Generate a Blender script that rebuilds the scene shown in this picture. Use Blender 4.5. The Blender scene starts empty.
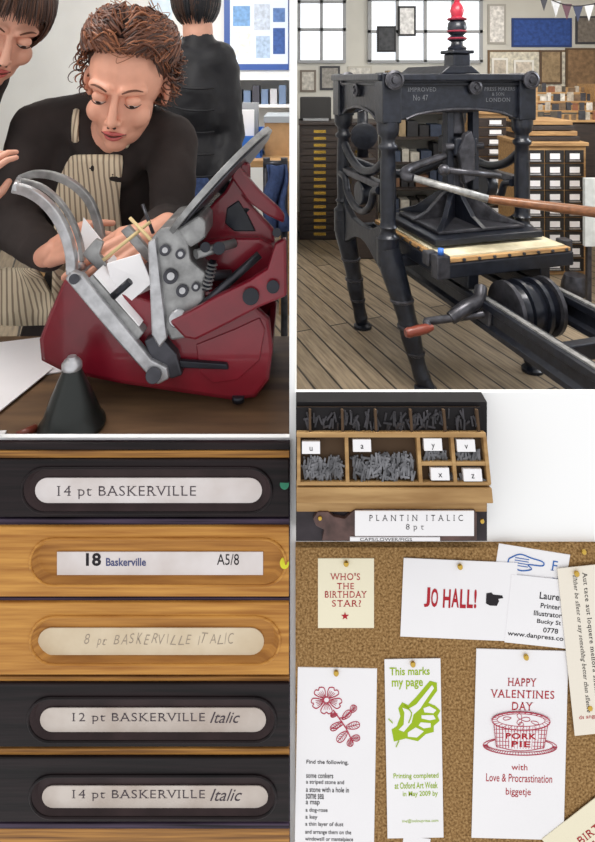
import bpy, bmesh, math, random
from mathutils import Vector, Matrix, Euler
from mathutils.bvhtree import BVHTree
random.seed(4)
F=560.0; CX=297.5; HY=80.0; CH=1.6
def W(px,py,d): return Vector(((px-CX)/F*d, d, CH-(py-HY)/F*d))
def lin(c):
    return tuple(((v/255)/12.92 if v/255<=0.04045 else ((v/255+0.055)/1.055)**2.4) for v in c)
sc=bpy.context.scene
COL=sc.collection
# ---------------- materials
def mat(name,c,rough=.6,metal=0,var=0.0,scale=20,stretch=(1,1,1),bump=0.0,c2=None,emit=0,coat=0,detail=4,spec=.5,p=(.32,.68)):
    m=bpy.data.materials.new(name); m.use_nodes=True; nt=m.node_tree; b=nt.nodes['Principled BSDF']
    c=lin(c); b.inputs['Base Color'].default_value=(*c,1); b.inputs['Roughness'].default_value=rough; b.inputs['Metallic'].default_value=metal
    b.inputs['Specular IOR Level'].default_value=spec
    if coat: b.inputs['Coat Weight'].default_value=coat
    if var or c2 or bump:
        tc=nt.nodes.new('ShaderNodeTexCoord'); mp=nt.nodes.new('ShaderNodeMapping'); mp.inputs['Scale'].default_value=stretch
        nz=nt.nodes.new('ShaderNodeTexNoise'); nz.inputs['Scale'].default_value=scale; nz.inputs['Detail'].default_value=detail
        nt.links.new(tc.outputs['Object'],mp.inputs[0]); nt.links.new(mp.outputs[0],nz.inputs['Vector'])
        cr=nt.nodes.new('ShaderNodeValToRGB'); nt.links.new(nz.outputs['Fac'],cr.inputs[0])
        cr.color_ramp.elements[0].position=p[0]; cr.color_ramp.elements[1].position=p[1]
        d=lin(c2) if c2 else tuple(v*(1-var) for v in c)
        u=c if c2 else tuple(min(1,v*(1+var)) for v in c)
        cr.color_ramp.elements[0].color=(*d,1); cr.color_ramp.elements[1].color=(*u,1)
        if var or c2: nt.links.new(cr.outputs[0],b.inputs['Base Color'])
        if bump:
            bp=nt.nodes.new('ShaderNodeBump'); bp.inputs['Strength'].default_value=bump; bp.inputs['Distance'].default_value=.004
            nt.links.new(nz.outputs['Fac'],bp.inputs['Height']); nt.links.new(bp.outputs[0],b.inputs['Normal'])
    if emit:
        b.inputs['Emission Color'].default_value=(*c,1); b.inputs['Emission Strength'].default_value=emit
    return m
M={}
M['white']=mat('white_paint',(252,252,252),.9)
M['iron']=mat('black_cast_iron',(26,29,38),.3,.25,var=.35,scale=30,bump=.35)
M['iron2']=mat('worn_iron',(66,66,72),.32,.6,var=.4,scale=25,bump=.25)
M['steel']=mat('grey_cast_metal',(150,150,150),.38,.55,var=.3,scale=40,bump=.25)
M['steel2']=mat('bright_steel',(185,185,188),.3,.7,var=.2,scale=60)
M['red']=mat('red_enamel',(122,18,36),.32,0,var=.25,scale=12,coat=.4,bump=.12)
M['paper']=mat('white_card',(240,238,240),.8,var=.015,scale=8,spec=.1)
M['cream']=mat('cream_card',(238,230,204),.8,var=.02,scale=8,spec=.1)
M['inkr']=mat('red_ink',(176,44,54),.7,spec=.1)
M['inkp']=mat('pink_red_ink',(182,70,88),.7,spec=.1)
M['inkd']=mat('dark_ink',(45,42,45),.7,spec=.1)
M['inkg']=mat('green_ink',(158,186,40),.7,spec=.1)
M['inkb']=mat('blue_ink',(64,110,180),.7,spec=.1)
M['inkgrey']=mat('pencil_grey',(160,146,132),.7,spec=.1)
M['brass']=mat('brass_pin',(205,170,80),.25,.9)
M['skin']=mat('skin',(228,166,140),.5,var=.06,scale=30)
M['skin2']=mat('skin_fair',(228,172,148),.5,var=.06,scale=30)
M['lip']=mat('lips',(190,92,88),.4)
M['eyew']=mat('eye_white',(225,220,215),.3)
M['lash']=mat('lash_brown',(50,30,22),.6)
M['hair1']=mat('auburn_hair',(98,56,36),.45)
M['hair1b']=mat('auburn_hair_light',(146,90,58),.45)
M['hair1c']=mat('auburn_hair_dark',(60,34,24),.5)
M['hair2']=mat('brown_hair',(58,38,30),.4)
M['hair2b']=mat('brown_hair_light',(98,66,50),.4)
M['black']=mat('dark_brown_cloth',(44,35,33),.85,var=.3,scale=14,bump=.4)
M['puffer']=mat('black_jacket',(22,22,28),.6,var=.3,scale=20,bump=.4)
M['denim']=mat('denim',(60,78,120),.9,var=.2,scale=80)
M['tan']=mat('brown_wood_handle',(112,72,46),.3,var=.3,scale=12,stretch=(1,6,6))
M['redwood']=mat('red_wood_handle',(112,50,36),.35)
M['lightwood']=mat('light_wood',(186,148,100),.55,c2=(146,110,70),scale=6,stretch=(1,8,8))
M['dwood']=mat('dark_wood',(58,46,40),.5,c2=(34,27,26),scale=6,stretch=(1,8,8))
M['pale']=mat('pale_wood_gauge',(214,190,140),.6)
M['bluebox']=mat('blue_plastic',(50,105,190),.4)
M['grey']=mat('grey_plastic',(150,152,155),.5)
M['glass']=mat('daylit_window_pane',(238,244,250),.3,emit=.9)
M['bluep']=mat('blue_paint',(45,80,150),.5)
M['lead']=mat('lead_type',(112,112,116),.4,.5,var=.5,scale=60)
def stripes(name,c1,c2,scale,axis='X'):
    m=mat(name,c1,.9); nt=m.node_tree; b=nt.nodes['Principled BSDF']
    tc=nt.nodes.new('ShaderNodeTexCoord'); w=nt.nodes.new('ShaderNodeTexWave'); w.bands_direction=axis; w.inputs['Scale'].default_value=scale; w.inputs['Distortion'].default_value=.3
    cr=nt.nodes.new('ShaderNodeValToRGB'); cr.color_ramp.elements[0].position=.2; cr.color_ramp.elements[1].position=.34
    cr.color_ramp.elements[0].color=(*lin(c2),1); cr.color_ramp.elements[1].color=(*lin(c1),1)
    nt.links.new(tc.outputs['Object'],w.inputs['Vector']); nt.links.new(w.outputs['Fac'],cr.inputs[0]); nt.links.new(cr.outputs[0],b.inputs['Base Color'])
    return m
M['apron']=stripes('striped_apron_cloth',(232,216,188),(158,140,118),26,'X')
def corkmat():
    m=bpy.data.materials.new('cork'); m.use_nodes=True; nt=m.node_tree; b=nt.nodes['Principled BSDF']; b.inputs['Roughness'].default_value=.95; b.inputs['Specular IOR Level'].default_value=.1
    tc=nt.nodes.new('ShaderNodeTexCoord'); v=nt.nodes.new('ShaderNodeTexNoise'); v.inputs['Scale'].default_value=300; v.inputs['Detail'].default_value=5; v.inputs['Roughness'].default_value=.6
    cr=nt.nodes.new('ShaderNodeValToRGB'); e=cr.color_ramp.elements; e[0].position=.34; e[0].color=(*lin((98,72,42)),1); e[1].position=.68; e[1].color=(*lin((184,150,104)),1)
    k=e.new(.5); k.color=(*lin((148,114,72)),1)
    nt.links.new(tc.outputs['Object'],v.inputs['Vector']); nt.links.new(v.outputs['Fac'],cr.inputs[0]); nt.links.new(cr.outputs[0],b.inputs['Base Color'])
    bp=nt.nodes.new('ShaderNodeBump'); bp.inputs['Strength'].default_value=.4; bp.inputs['Distance'].default_value=.001
    nt.links.new(v.outputs['Fac'],bp.inputs['Height']); nt.links.new(bp.outputs[0],b.inputs['Normal'])
    return m
M['cork']=corkmat()
def floormat():
    m=bpy.data.materials.new('wood_floor_boards'); m.use_nodes=True; nt=m.node_tree; b=nt.nodes['Principled BSDF']; b.inputs['Roughness'].default_value=.5
    tc=nt.nodes.new('ShaderNodeTexCoord'); mp=nt.nodes.new('ShaderNodeMapping'); mp.inputs['Rotation'].default_value=(0,0,math.radians(68))
    br=nt.nodes.new('ShaderNodeTexBrick'); br.inputs['Scale'].default_value=1; br.inputs['Brick Width'].default_value=2.2; br.inputs['Row Height'].default_value=.13
    br.inputs['Mortar Size'].default_value=.006; br.inputs['Color1'].default_value=(*lin((150,134,112)),1); br.inputs['Color2'].default_value=(*lin((128,114,94)),1); br.inputs['Mortar'].default_value=(*lin((44,38,32)),1)
    nz=nt.nodes.new('ShaderNodeTexNoise'); nz.inputs['Scale'].default_value=9; nz.inputs['Detail'].default_value=8
    mp2=nt.nodes.new('ShaderNodeMapping'); mp2.inputs['Scale'].default_value=(.6,6,1)
    mx=nt.nodes.new('ShaderNodeMix'); mx.data_type='RGBA'; mx.blend_type='MULTIPLY'; mx.inputs['Factor'].default_value=.75
    cr=nt.nodes.new('ShaderNodeValToRGB'); cr.color_ramp.elements[0].position=.3; cr.color_ramp.elements[0].color=(.45,.42,.4,1); cr.color_ramp.elements[1].position=.65; cr.color_ramp.elements[1].color=(1.15,1.15,1.15,1)
    nt.links.new(tc.outputs['Object'],mp.inputs[0]); nt.links.new(mp.outputs[0],br.inputs['Vector']); nt.links.new(mp.outputs[0],mp2.inputs[0]); nt.links.new(mp2.outputs[0],nz.inputs['Vector'])
    nt.links.new(nz.outputs['Fac'],cr.inputs[0]); nt.links.new(br.outputs['Color'],mx.inputs[6]); nt.links.new(cr.outputs[0],mx.inputs[7]); nt.links.new(mx.outputs[2],b.inputs['Base Color'])
    return m
M['floor']=floormat()
# ---------------- geometry helpers
def group(name,loc=(0,0,0),rot=(0,0,0),parent=None):
    e=bpy.data.objects.new(name,None); COL.objects.link(e); e.location=loc; e.rotation_euler=rot; e.empty_display_size=.05
    if parent: e.parent=parent
    return e
def obj(name,me,m=None,parent=None,smooth=False,bevel=0,seg=2):
    o=bpy.data.objects.new(name,me); COL.objects.link(o)
    if m: me.materials.append(m)
    if parent: o.parent=parent
    if smooth:
        for p in me.polygons: p.use_smooth=True
    if bevel:
        b=o.modifiers.new('b','BEVEL'); b.width=bevel; b.segments=seg; b.limit_method='ANGLE'; b.angle_limit=math.radians(40)
    return o
def mesh(name,v,f):
    me=bpy.data.meshes.new(name); me.from_pydata([tuple(x) for x in v],[],f); me.update(); return me
def box(name,a,b,m,parent=None,bevel=0):
    x0,x1=sorted((a[0],b[0])); y0,y1=sorted((a[1],b[1])); z0,z1=sorted((a[2],b[2]))
    v=[(x0,y0,z0),(x1,y0,z0),(x1,y1,z0),(x0,y1,z0),(x0,y0,z1),(x1,y0,z1),(x1,y1,z1),(x0,y1,z1)]
    return obj(name,mesh(name,v,[(0,3,2,1),(4,5,6,7),(0,1,5,4),(1,2,6,5),(2,3,7,6),(3,0,4,7)]),m,parent,bevel=bevel)
def pbox(name,x0,y0,x1,y1,d0,d1,m,parent=None,bevel=0):
    a=W(x0,y0,d0); b=W(x1,y1,d0); return box(name,(a.x,d0,a.z),(b.x,d1,b.z),m,parent,bevel)
def prism(name,pts,ext,m,parent=None,bevel=0,smooth=False):
    pts=[Vector(p) for p in pts]; ext=Vector(ext); n=len(pts)
    me=mesh(name,pts+[p+ext for p in pts],[tuple(range(n)),tuple(range(2*n-1,n-1,-1))]+[(i,i+n,(i+1)%n+n,(i+1)%n) for i in range(n)])
    bm=bmesh.new(); bm.from_mesh(me); bmesh.ops.recalc_face_normals(bm,faces=bm.faces); bm.to_mesh(me); bm.free()
    return obj(name,me,m,parent,bevel=bevel)
def plate(name,pxs,d,th,m,parent=None,bevel=.003,tilt=0):
    pts=[W(x,y,d) for x,y in pxs]; return prism(name,pts,(0,th,0),m,parent,bevel)
def axisM(p0,p1):
    p0=Vector(p0);p1=Vector(p1); q=(p1-p0).to_track_quat('Z','Y'); return Matrix.Translation((p0+p1)/2)@q.to_matrix().to_4x4(), (p1-p0).length
def cyl(name,p0,p1,r0,m,parent=None,r1=None,seg=24,bevel=0):
    mt,L=axisM(p0,p1); bm=bmesh.new(); bmesh.ops.create_cone(bm,cap_ends=True,segments=seg,radius1=r0,radius2=r0 if r1 is None else r1,depth=L,matrix=mt)
    me=bpy.data.meshes.new(name); bm.to_mesh(me); bm.free()
    for p in me.polygons: p.use_smooth=len(p.vertices)==4
    return obj(name,me,m,parent,bevel=bevel)
def smoothpath(pts,n=5):
    P=[Vector(p) for p in pts]; out=[]
    for i in range(len(P)-1):
        a=P[max(i-1,0)];b=P[i];c=P[i+1];d=P[min(i+2,len(P)-1)]
        for k in range(n):
            t=k/n; out.append(.5*((2*b)+(c-a)*t+(2*a-5*b+4*c-d)*t*t+(3*b-a-3*c+d)*t**3))
    out.append(P[-1]); return out
def tube(name,pts,r,m,parent=None,n=5,res=4):
    rs=r if isinstance(r,(list,tuple)) else [r]*len(pts)
    P=smoothpath([(*p,) for p in pts],n) if n>1 else [Vector(p) for p in pts]
    R=[]
    if n>1:
        for i in range(len(rs)-1):
            for k in range(n): R.append(rs[i]+(rs[i+1]-rs[i])*k/n)
        R.append(rs[-1])
    else: R=rs
    c=bpy.data.curves.new(name,'CURVE'); c.dimensions='3D'; c.bevel_depth=1; c.bevel_resolution=res; c.use_fill_caps=True
    s=c.splines.new('POLY'); s.points.add(len(P)-1)
    for i,p in enumerate(P): s.points[i].co=(*p,1); s.points[i].radius=R[i]
    s.use_smooth=True
    o=bpy.data.objects.new(name,c); COL.objects.link(o); c.materials.append(m)
    if parent: o.parent=parent
    return o
def strands(name,paths,mats,parent=None,res=1):
    c=bpy.data.curves.new(name,'CURVE'); c.dimensions='3D'; c.bevel_depth=1; c.bevel_resolution=res
    for m in mats: c.materials.append(m)
    for pts,r,mi in paths:
        s=c.splines.new('POLY'); s.points.add(len(pts)-1); s.material_index=mi; N=len(pts)
        for i,p in enumerate(pts):
            s.points[i].co=(*p,1); t=i/(N-1); s.points[i].radius=r*(1-.75*t**4)
    o=bpy.data.objects.new(name,c); COL.objects.link(o)
    if parent: o.parent=parent
    return o
def lathe(name,prof,base,m,parent=None,seg=28,axis=(0,0,1)):
    v=[];f=[];n=len(prof)
    q=Vector((0,0,1)).rotation_difference(Vector(axis)); base=Vector(base)
    for r,z in prof:
        for k in range(seg):
            a=2*math.pi*k/seg; v.append(base+q@Vector((r*math.cos(a),r*math.sin(a),z)))
    for i in range(n-1):
        for k in range(seg):
            k2=(k+1)%seg; f.append((i*seg+k,i*seg+k2,(i+1)*seg+k2,(i+1)*seg+k))
    f.append(tuple(range(seg))[::-1]); f.append(tuple((n-1)*seg+k for k in range(seg)))
    o=obj(name,mesh(name,v,f),m,parent,smooth=True)
    e=o.modifiers.new('e','EDGE_SPLIT'); e.split_angle=math.radians(50)
    return o
def sphere(name,c,r,m,parent=None,seg=16,rot=None):
    bm=bmesh.new(); r=(r,r,r) if not isinstance(r,(tuple,list)) else r
    mt=Matrix.Translation(Vector(c))
    if rot: mt=mt@Euler(rot).to_matrix().to_4x4()
    bmesh.ops.create_uvsphere(bm,u_segments=seg*2,v_segments=seg,radius=1,matrix=mt@Matrix.Diagonal((*r,1)))
    me=bpy.data.meshes.new(name); bm.to_mesh(me); bm.free(); return obj(name,me,m,parent,smooth=True)
def blob(name,prims,voxel,m,parent=None,sm=6,disp=0):
    bm=bmesh.new()
    for p in prims:
        if p[0]=='e':
            mt=Matrix.Translation(Vector(p[1]))
            if len(p)>3: mt=mt@Euler(p[3]).to_matrix().to_4x4()
            bmesh.ops.create_uvsphere(bm,u_segments=24,v_segments=14,radius=1,matrix=mt@Matrix.Diagonal((*p[2],1)))
        else:
            _,a,b,ra,rb=p; mt,L=axisM(a,b)
            if L>1e-5: bmesh.ops.create_cone(bm,cap_ends=True,segments=18,radius1=ra,radius2=rb,depth=L,matrix=mt)
            for c,r in((a,ra),(b,rb)): bmesh.ops.create_uvsphere(bm,u_segments=18,v_segments=12,radius=r,matrix=Matrix.Translation(Vector(c)))
    me=bpy.data.meshes.new(name); bm.to_mesh(me); bm.free()
    o=bpy.data.objects.new(name,me); COL.objects.link(o)
    r=o.modifiers.new('r','REMESH'); r.mode='VOXEL'; r.voxel_size=voxel
    s=o.modifiers.new('s','SMOOTH'); s.factor=.5; s.iterations=sm
    if disp:
        tx=bpy.data.textures.new(name,'CLOUDS'); tx.noise_scale=.07; dm=o.modifiers.new('d','DISPLACE'); dm.texture=tx; dm.strength=disp; dm.mid_level=.5
    dg=bpy.context.evaluated_depsgraph_get(); dg.update(); me2=bpy.data.meshes.new_from_object(o.evaluated_get(dg))
    bpy.data.objects.remove(o); return obj(name,me2,m,parent,smooth=True)
def textmesh(body,shear=0,off=0.0,ser=False):
    c=bpy.data.curves.new('t','FONT'); c.body=body; c.offset=off; c.align_x='LEFT'; c.resolution_u=3
    if ser: c.space_character=1.12
    o=bpy.data.objects.new('t',c); COL.objects.link(o); dg=bpy.context.evaluated_depsgraph_get(); dg.update()
    me=bpy.data.meshes.new_from_object(o.evaluated_get(dg)); bpy.data.objects.remove(o)
    if ser:
        V=[v.co.copy() for v in me.vertices]; Fc=[tuple(p.vertices) for p in me.polygons]; seen=set()
        for e in me.edges:
            a,b=V[e.vertices[0]],V[e.vertices[1]]
            if abs(a.y-b.y)<1e-4 and .02<abs(a.x-b.x)<.17 and (abs(a.y)<.02 or a.y>.38):
                x0,x1=sorted((a.x,b.x)); y=a.y; t=.036 if y<.1 else -.036; w_=.07; n=len(V)
                key=(round(x0,2),round(y,2))
                if key in seen: continue
                seen.add(key)
                V+= [Vector((x0-w_,y,0)),Vector((x1+w_,y,0)),Vector((x1+w_,y+t,0)),Vector((x0-w_,y+t,0))]
                Fc.append((n,n+1,n+2,n+3) if t>0 else (n,n+3,n+2,n+1))
        me=mesh('t',V,Fc)
    if shear:
        for v in me.vertices: v.co.x+=shear*v.co.y
    return me
def text(name,body,bx,m,parent,conv,y,shear=0,off=0.0,rot=0,ser=False):
    me=textmesh(body,shear,off,ser); xs=[v.co.x for v in me.vertices]; ys=[v.co.y for v in me.vertices]
    if not xs: return
    x0,x1,y0,y1=min(xs),max(xs),min(ys),max(ys); cx=(bx[0]+bx[2])/2; cy=(bx[1]+bx[3])/2
    ca,sa=math.cos(rot),math.sin(rot)
    for v in me.vertices:
        tx=(v.co.x-x0)/(x1-x0)-.5; ty=.5-(v.co.y-y0)/(y1-y0)
        dx=tx*(bx[2]-bx[0]); dy=ty*(bx[3]-bx[1])
        p=conv(cx+dx*ca-dy*sa,cy+dx*sa+dy*ca); v.co=(p[0],y,p[1])
    me.update(); me.materials.clear(); return obj(name,me,m,parent)

# ================= ROOM SHELL =================
D0=.8
def wallpx(name,x0,y0,x1,y1,zf=None):
    a=W(x0,y0,D0); b=W(x1,y1,D0); return box(name,(a.x,D0,a.z),(b.x,D0+.008,b.z if zf is None else zf),M['white'],wf)
wf=group('wall_front')
wallpx('lower_left',-150,437.5,295,900,0); wallpx('lower_right',295,392.5,745,900,0)
wallpx('mullion',289.4,-3,295,437.5); wallpx('head',-150,-150,745,-3); wallpx('jamb_left',-150,-3,-4,437.5); wallpx('jamb_right',599,-3,745,392.5)
box('wall_divider',(-.0110,.808,0),(-.0042,6.8,2.9),M['white'])
roomw=mat('room_wall',(206,204,196),.9,var=.04,scale=3)
box('wall_back',(-3.0,6.8,0),(4.1,6.9,2.9),roomw)
box('wall_left',(-3.1,.808,0),(-3.0,6.9,2.9),roomw); box('wall_right',(4.1,.808,0),(4.2,6.9,2.9),roomw)
box('floor',(-3.1,.809,-.05),(4.2,6.9,0),M['floor'])
box('ceiling',(-3.1,.809,2.9),(4.2,6.9,2.95),M['white'])
box('platform_floor',(-3.0,.81,0.0),(-.0115,5.2,.25),M['floor'])
box('wall_left_room_back',(-3.0,5.2,0),(-.0115,5.3,2.9),mat('studio_wall',(222,222,220),.9,var=.03,scale=3))

# ================= LEFT ROOM =================
TZ=1.066
tb=group('work_table')
tabm=mat('table_wood',(120,92,66),.5,c2=(80,60,44),scale=5,stretch=(1,7,1))
box('top',(-1.1,.815,TZ-.035),(-.0125,1.17,TZ),tabm,tb,.003)
for i,(x,y) in enumerate([(-1.05,.85),(-.06,.85),(-1.05,1.13),(-.06,1.13)]): box('leg_%d'%i,(x-.025,y-.025,.25),(x+.025,y+.025,TZ-.035),tabm,tb)
pp=group('paper_sheets')
def sheet(cx,cy,w,h,a,z,m=M['paper'],n='sheet'):
    ca,sa=math.cos(a),math.sin(a); P=[]
    for dx,dy in((-w,-h),(w,-h),(w,h),(-w,h)): P.append((cx+dx*ca-dy*sa,cy+dx*sa+dy*ca,z))
    prism(n,P,(0,0,.002),m,pp)
sheet(-.54,1.07,.09,.08,.3,TZ+.001); sheet(-.56,.98,.10,.07,-.2,TZ+.004); sheet(-.58,.90,.07,.05,.15,TZ+.007,mat('grey_paper',(205,205,210),.8)); sheet(-.47,.835,.03,.012,.1,TZ+.0005)
def wp(n,x0,y0,x1,y1,d,t,m,par,bv=0): return pbox(n,x0,y0,x1,y1,d-t,d,m,par,bv)
g=group('noticeboard')
wp('frame',224,-40,292-3.2,70,5.2,.03,M['bluep'],g); wp('panel',230,-40,288,64,5.17,.005,mat('board_face',(215,225,236),.6),g)
for i,(a,b,c,d_,col) in enumerate([(233,6,250,26,(120,160,205)),(254,4,270,30,(190,200,215)),(273,8,285,22,(90,120,170)),(235,32,252,55,(235,235,225)),(256,36,270,58,(170,190,215)),(273,28,285,54,(60,90,150))]):
    wp('notice_%d'%i,a,b,c,d_,5.165,.003,mat('notice%d'%i,col,.8,var=.2,scale=30),g)
g=group('wall_poster'); wp('sheet',150,-30,172,30,5.2,.01,mat('pale_blue_poster',(205,220,232),.7,var=.1,scale=6),g)
g=group('back_workbench')
box('top',(-1.5,3.2,1.10),(-.02,4.3,1.14),M['lightwood'],g,.004)
for i,(x,y) in enumerate([(-1.45,3.25),(-.07,3.25),(-1.45,4.25),(-.07,4.25)]): box('leg_%d'%i,(x-.035,y-.035,.25),(x+.035,y+.035,1.1),M['lightwood'],g)
g=group('blue_storage_tray')
a=W(211,150,3.35); b=W(262,150,3.35)
box('base',(a.x,3.3,1.14),(b.x,3.6,1.15),M['bluebox'],g)
for n,p,q in(('front',(a.x,3.3,1.15),(b.x,3.31,1.27)),('back',(a.x,3.6,1.15),(b.x,3.61,1.30)),('side_l',(a.x,3.3,1.15),(a.x+.01,3.61,1.30)),('side_r',(b.x-.01,3.3,1.15),(b.x,3.61,1.30))): box(n,p,q,M['bluebox'],g,.002)
box('folder_1',(a.x+.03,3.36,1.15),(b.x-.05,3.4,1.42),M['paper'],g); box('folder_2',(a.x+.06,3.45,1.15),(b.x-.03,3.5,1.46),M['grey'],g)
g=group('cardboard_box'); box('body',(-.20,3.4,1.14),(-.03,3.8,1.36),mat('cardboard',(176,140,100),.9,var=.1),g,.002); box('lid',(-.205,3.39,1.34),(-.025,3.81,1.38),mat('lid',(150,155,160),.9),g,.002)
g=group('shelf_unit')
for i,z in enumerate((1.36,1.6)): box('board_%d'%i,(-.75,4.9,z),(-.02,5.2,z+.025),M['white'],g)
for x in(-.75,-.04): box('side_%.2f'%x,(x,4.9,.25),(x+.02,5.2,1.625),M['white'],g)
for i in range(8):
    x=-.71+i*.078; h=.12+.06*random.random(); box('file_%d'%i,(x,4.95,1.385),(x+.06,5.12,1.385+h),mat('f%d'%i,random.choice([(70,70,80),(190,190,195),(110,130,160),(200,190,170)]),.7),g)
g=group('person_standing_in_black_jacket')
P=lambda x,y,dd=2.2: W(x,y,dd)
blob('jacket',[('c',P(180,62),P(216,62),.085,.085),('e',P(198,100),(.13,.12,.2)),('e',P(198,170),(.135,.12,.2)),
 ('c',P(176,65),P(170,130),.07,.06),('c',P(170,130),P(178,185,2.1),.06,.045),('c',P(222,68),P(230,135),.07,.058),('c',P(230,135),P(222,185,2.1),.058,.045),('c',P(198,52),P(198,36),.07,.06)],.012,M['puffer'],g,4,.02)
for i in range(5): tube('quilt_%d'%i,[P(174,85+i*22,2.07),P(186,88+i*22,2.055),P(200,89+i*22,2.05),P(214,88+i*22,2.07)],.004,M['puffer'],g)
blob('trousers',[('c',P(198,190),P(190,230),.14,.1),('c',P(186,210),(P(186,200).x,2.2,.33),.085,.05),('c',P(208,210),(P(210,200).x,2.2,.33),.085,.05)],.012,M['denim'],g,4)
for s in(186,209): blob('shoe_%d'%s,[('c',(P(s,0).x,2.22,.29),(P(s,0).x,2.36,.285),.038,.032)],.008,M['puffer'],g,3)
blob('head',[('e',P(196,2),(.082,.1,.115)),('c',P(197,10),P(198,34),.055,.06)],.008,M['skin2'],g,3)
for s in(178,222): blob('hand_%d'%s,[('c',P(s,186,2.09),P(s,196,2.07),.03,.022)]+[('c',P(s-2+k*1.5,194,2.07),P(s-3+k*2,204,2.05),.010,.008) for k in range(4)]+[('c',P(s-3,190,2.06),P(s-5,198,2.05),.011,.008)],.005,M['skin2'],g,2)
hp=[]
c=P(196,0)
for i in range(240):
    a=random.uniform(0,2*math.pi); e0=1.5; pts=[]
    end=random.uniform(-1.0,-.5)
    for k in range(10):
        e=e0+(end-e0)*k/9; pts.append(c+Vector((.094*math.cos(e)*math.cos(a),.112*math.cos(e)*math.sin(a),.12*math.sin(e))))
    hp.append((pts,.006,i%2))
strands('hair',hp,[M['puffer'],M['hair2']],g)
sphere('hair_cap',c+Vector((0,0,.005)),(.09,.108,.118),M['hair2'],g)
g=group('denim_apron_on_chair')
a=W(266,165,1.9); b=W(287,165,1.9)
v=[];f=[]
for j in range(9):
    for i in range(9):
        t=i/8; z=a.z-.22*j/8; v.append((a.x+(b.x-a.x)*t+ .006*math.sin(j),1.9+.02*math.sin(t*9+j*.5),z))
for j in range(8):
    for i in range(8): f.append((j*9+i,j*9+i+1,(j+1)*9+i+1,(j+1)*9+i))
o=obj('cloth',mesh('cl',v,f),M['denim'],g,smooth=True); s=o.modifiers.new('s','SOLIDIFY'); s.thickness=.01
cyl('chair_rail',(a.x-.01,1.925,a.z+.0),(b.x+.002,1.925,a.z),.012,M['iron2'],g)
for x in(a.x,b.x-.01): cyl('chair_post_%.2f'%x,(x,1.93,.25),(x,1.93,a.z+.02),.012,M['iron2'],g)

# ---------- heads and hands
def head(parent,loc,rot,skin,scale=1):
    h=group('head',loc,(0,0,0),parent); yaw,roll,pitch=rot
    h.matrix_basis=Matrix.Translation(loc)@Matrix.Rotation(yaw,4,'Z')@Matrix.Rotation(roll,4,'Y')@Matrix.Rotation(pitch,4,'X')@Matrix.Scale(scale,4)
    pr=[('e',(0,.012,.032),(.074,.094,.100)),('e',(0,-.022,-.038),(.058,.066,.078)),('e',(0,-.066,-.098),(.022,.02,.018)),
     ('e',(0,-.035,-.075),(.046,.05,.04)),('e',(.037,-.057,-.036),(.024,.024,.026)),('e',(-.037,-.057,-.036),(.024,.024,.026)),
     ('c',(0,-.084,.012),(0,-.106,-.036),.0065,.0095),('e',(.0095,-.095,-.04),(.0075,.009,.0065)),('e',(-.0095,-.095,-.04),(.0075,.009,.0065)),
     ('c',(-.045,-.066,.022),(-.014,-.083,.022),.011,.010),('c',(.045,-.066,.022),(.014,-.083,.022),.011,.010),
     ('e',(0,-.082,-.066),(.024,.013,.014)),
     ('e',(.077,.012,-.005),(.008,.02,.03),(0,0,.3)),('e',(-.077,.012,-.005),(.008,.02,.03),(0,0,-.3)),('e',(.075,.008,-.03),(.007,.01,.01)),('e',(-.075,.008,-.03),(.007,.01,.01))]
    blob('face',pr,.003,skin,h,4)
    for s in(-1,1):
        sphere('eyeball_%d'%s,(s*.031,-.0755,.0),.0118,M['eyew'],h)
        sphere('iris_%d'%s,(s*.031,-.0835,-.0052),(.005,.004,.005),M['lash'],h)
        sphere('eyelid_%d'%s,(s*.031,-.0760,.0030),(.0145,.0125,.0108),skin,h,rot=(.25,0,0))
        tube('lashes_%d'%s,[(s*.017,-.0830,-.0035),(s*.024,-.0885,-.0065),(s*.032,-.0895,-.0072),(s*.040,-.086,-.0055),(s*.047,-.078,-.002)],[.0006,.0010,.0012,.0011,.0006],M['lash'],h)
        tube('eyebrow_%d'%s,[(s*.014,-.094,.022),(s*.026,-.0925,.0285),(s*.038,-.0855,.029),(s*.049,-.0745,.023)],[.0014,.0022,.0020,.0008],M['hair1'],h)
        sphere('nostril_%d'%s,(s*.0055,-.1035,-.0460),(.003,.004,.0018),M['lash'],h)
    tube('upper_lip',[(-.023,-.083,-.067),(-.012,-.0935,-.0635),(-.004,-.0975,-.0615),(0,-.0975,-.0625),(.004,-.0975,-.0615),(.012,-.0935,-.0635),(.023,-.083,-.067)],[.001,.0033,.0042,.0038,.0042,.0033,.001],M['lip'],h)
    tube('lower_lip',[(-.021,-.083,-.0685),(-.01,-.0925,-.0725),(0,-.0955,-.0735),(.01,-.0925,-.0725),(.021,-.083,-.0685)],[.001,.004,.005,.004,.001],M['lip'],h)
    tube('mouth_line',[(-.023,-.086,-.0670),(-.01,-.0965,-.0670),(0,-.0995,-.0675),(.01,-.0965,-.0670),(.023,-.086,-.0670)],.0008,M['lash'],h)
    return h
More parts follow.
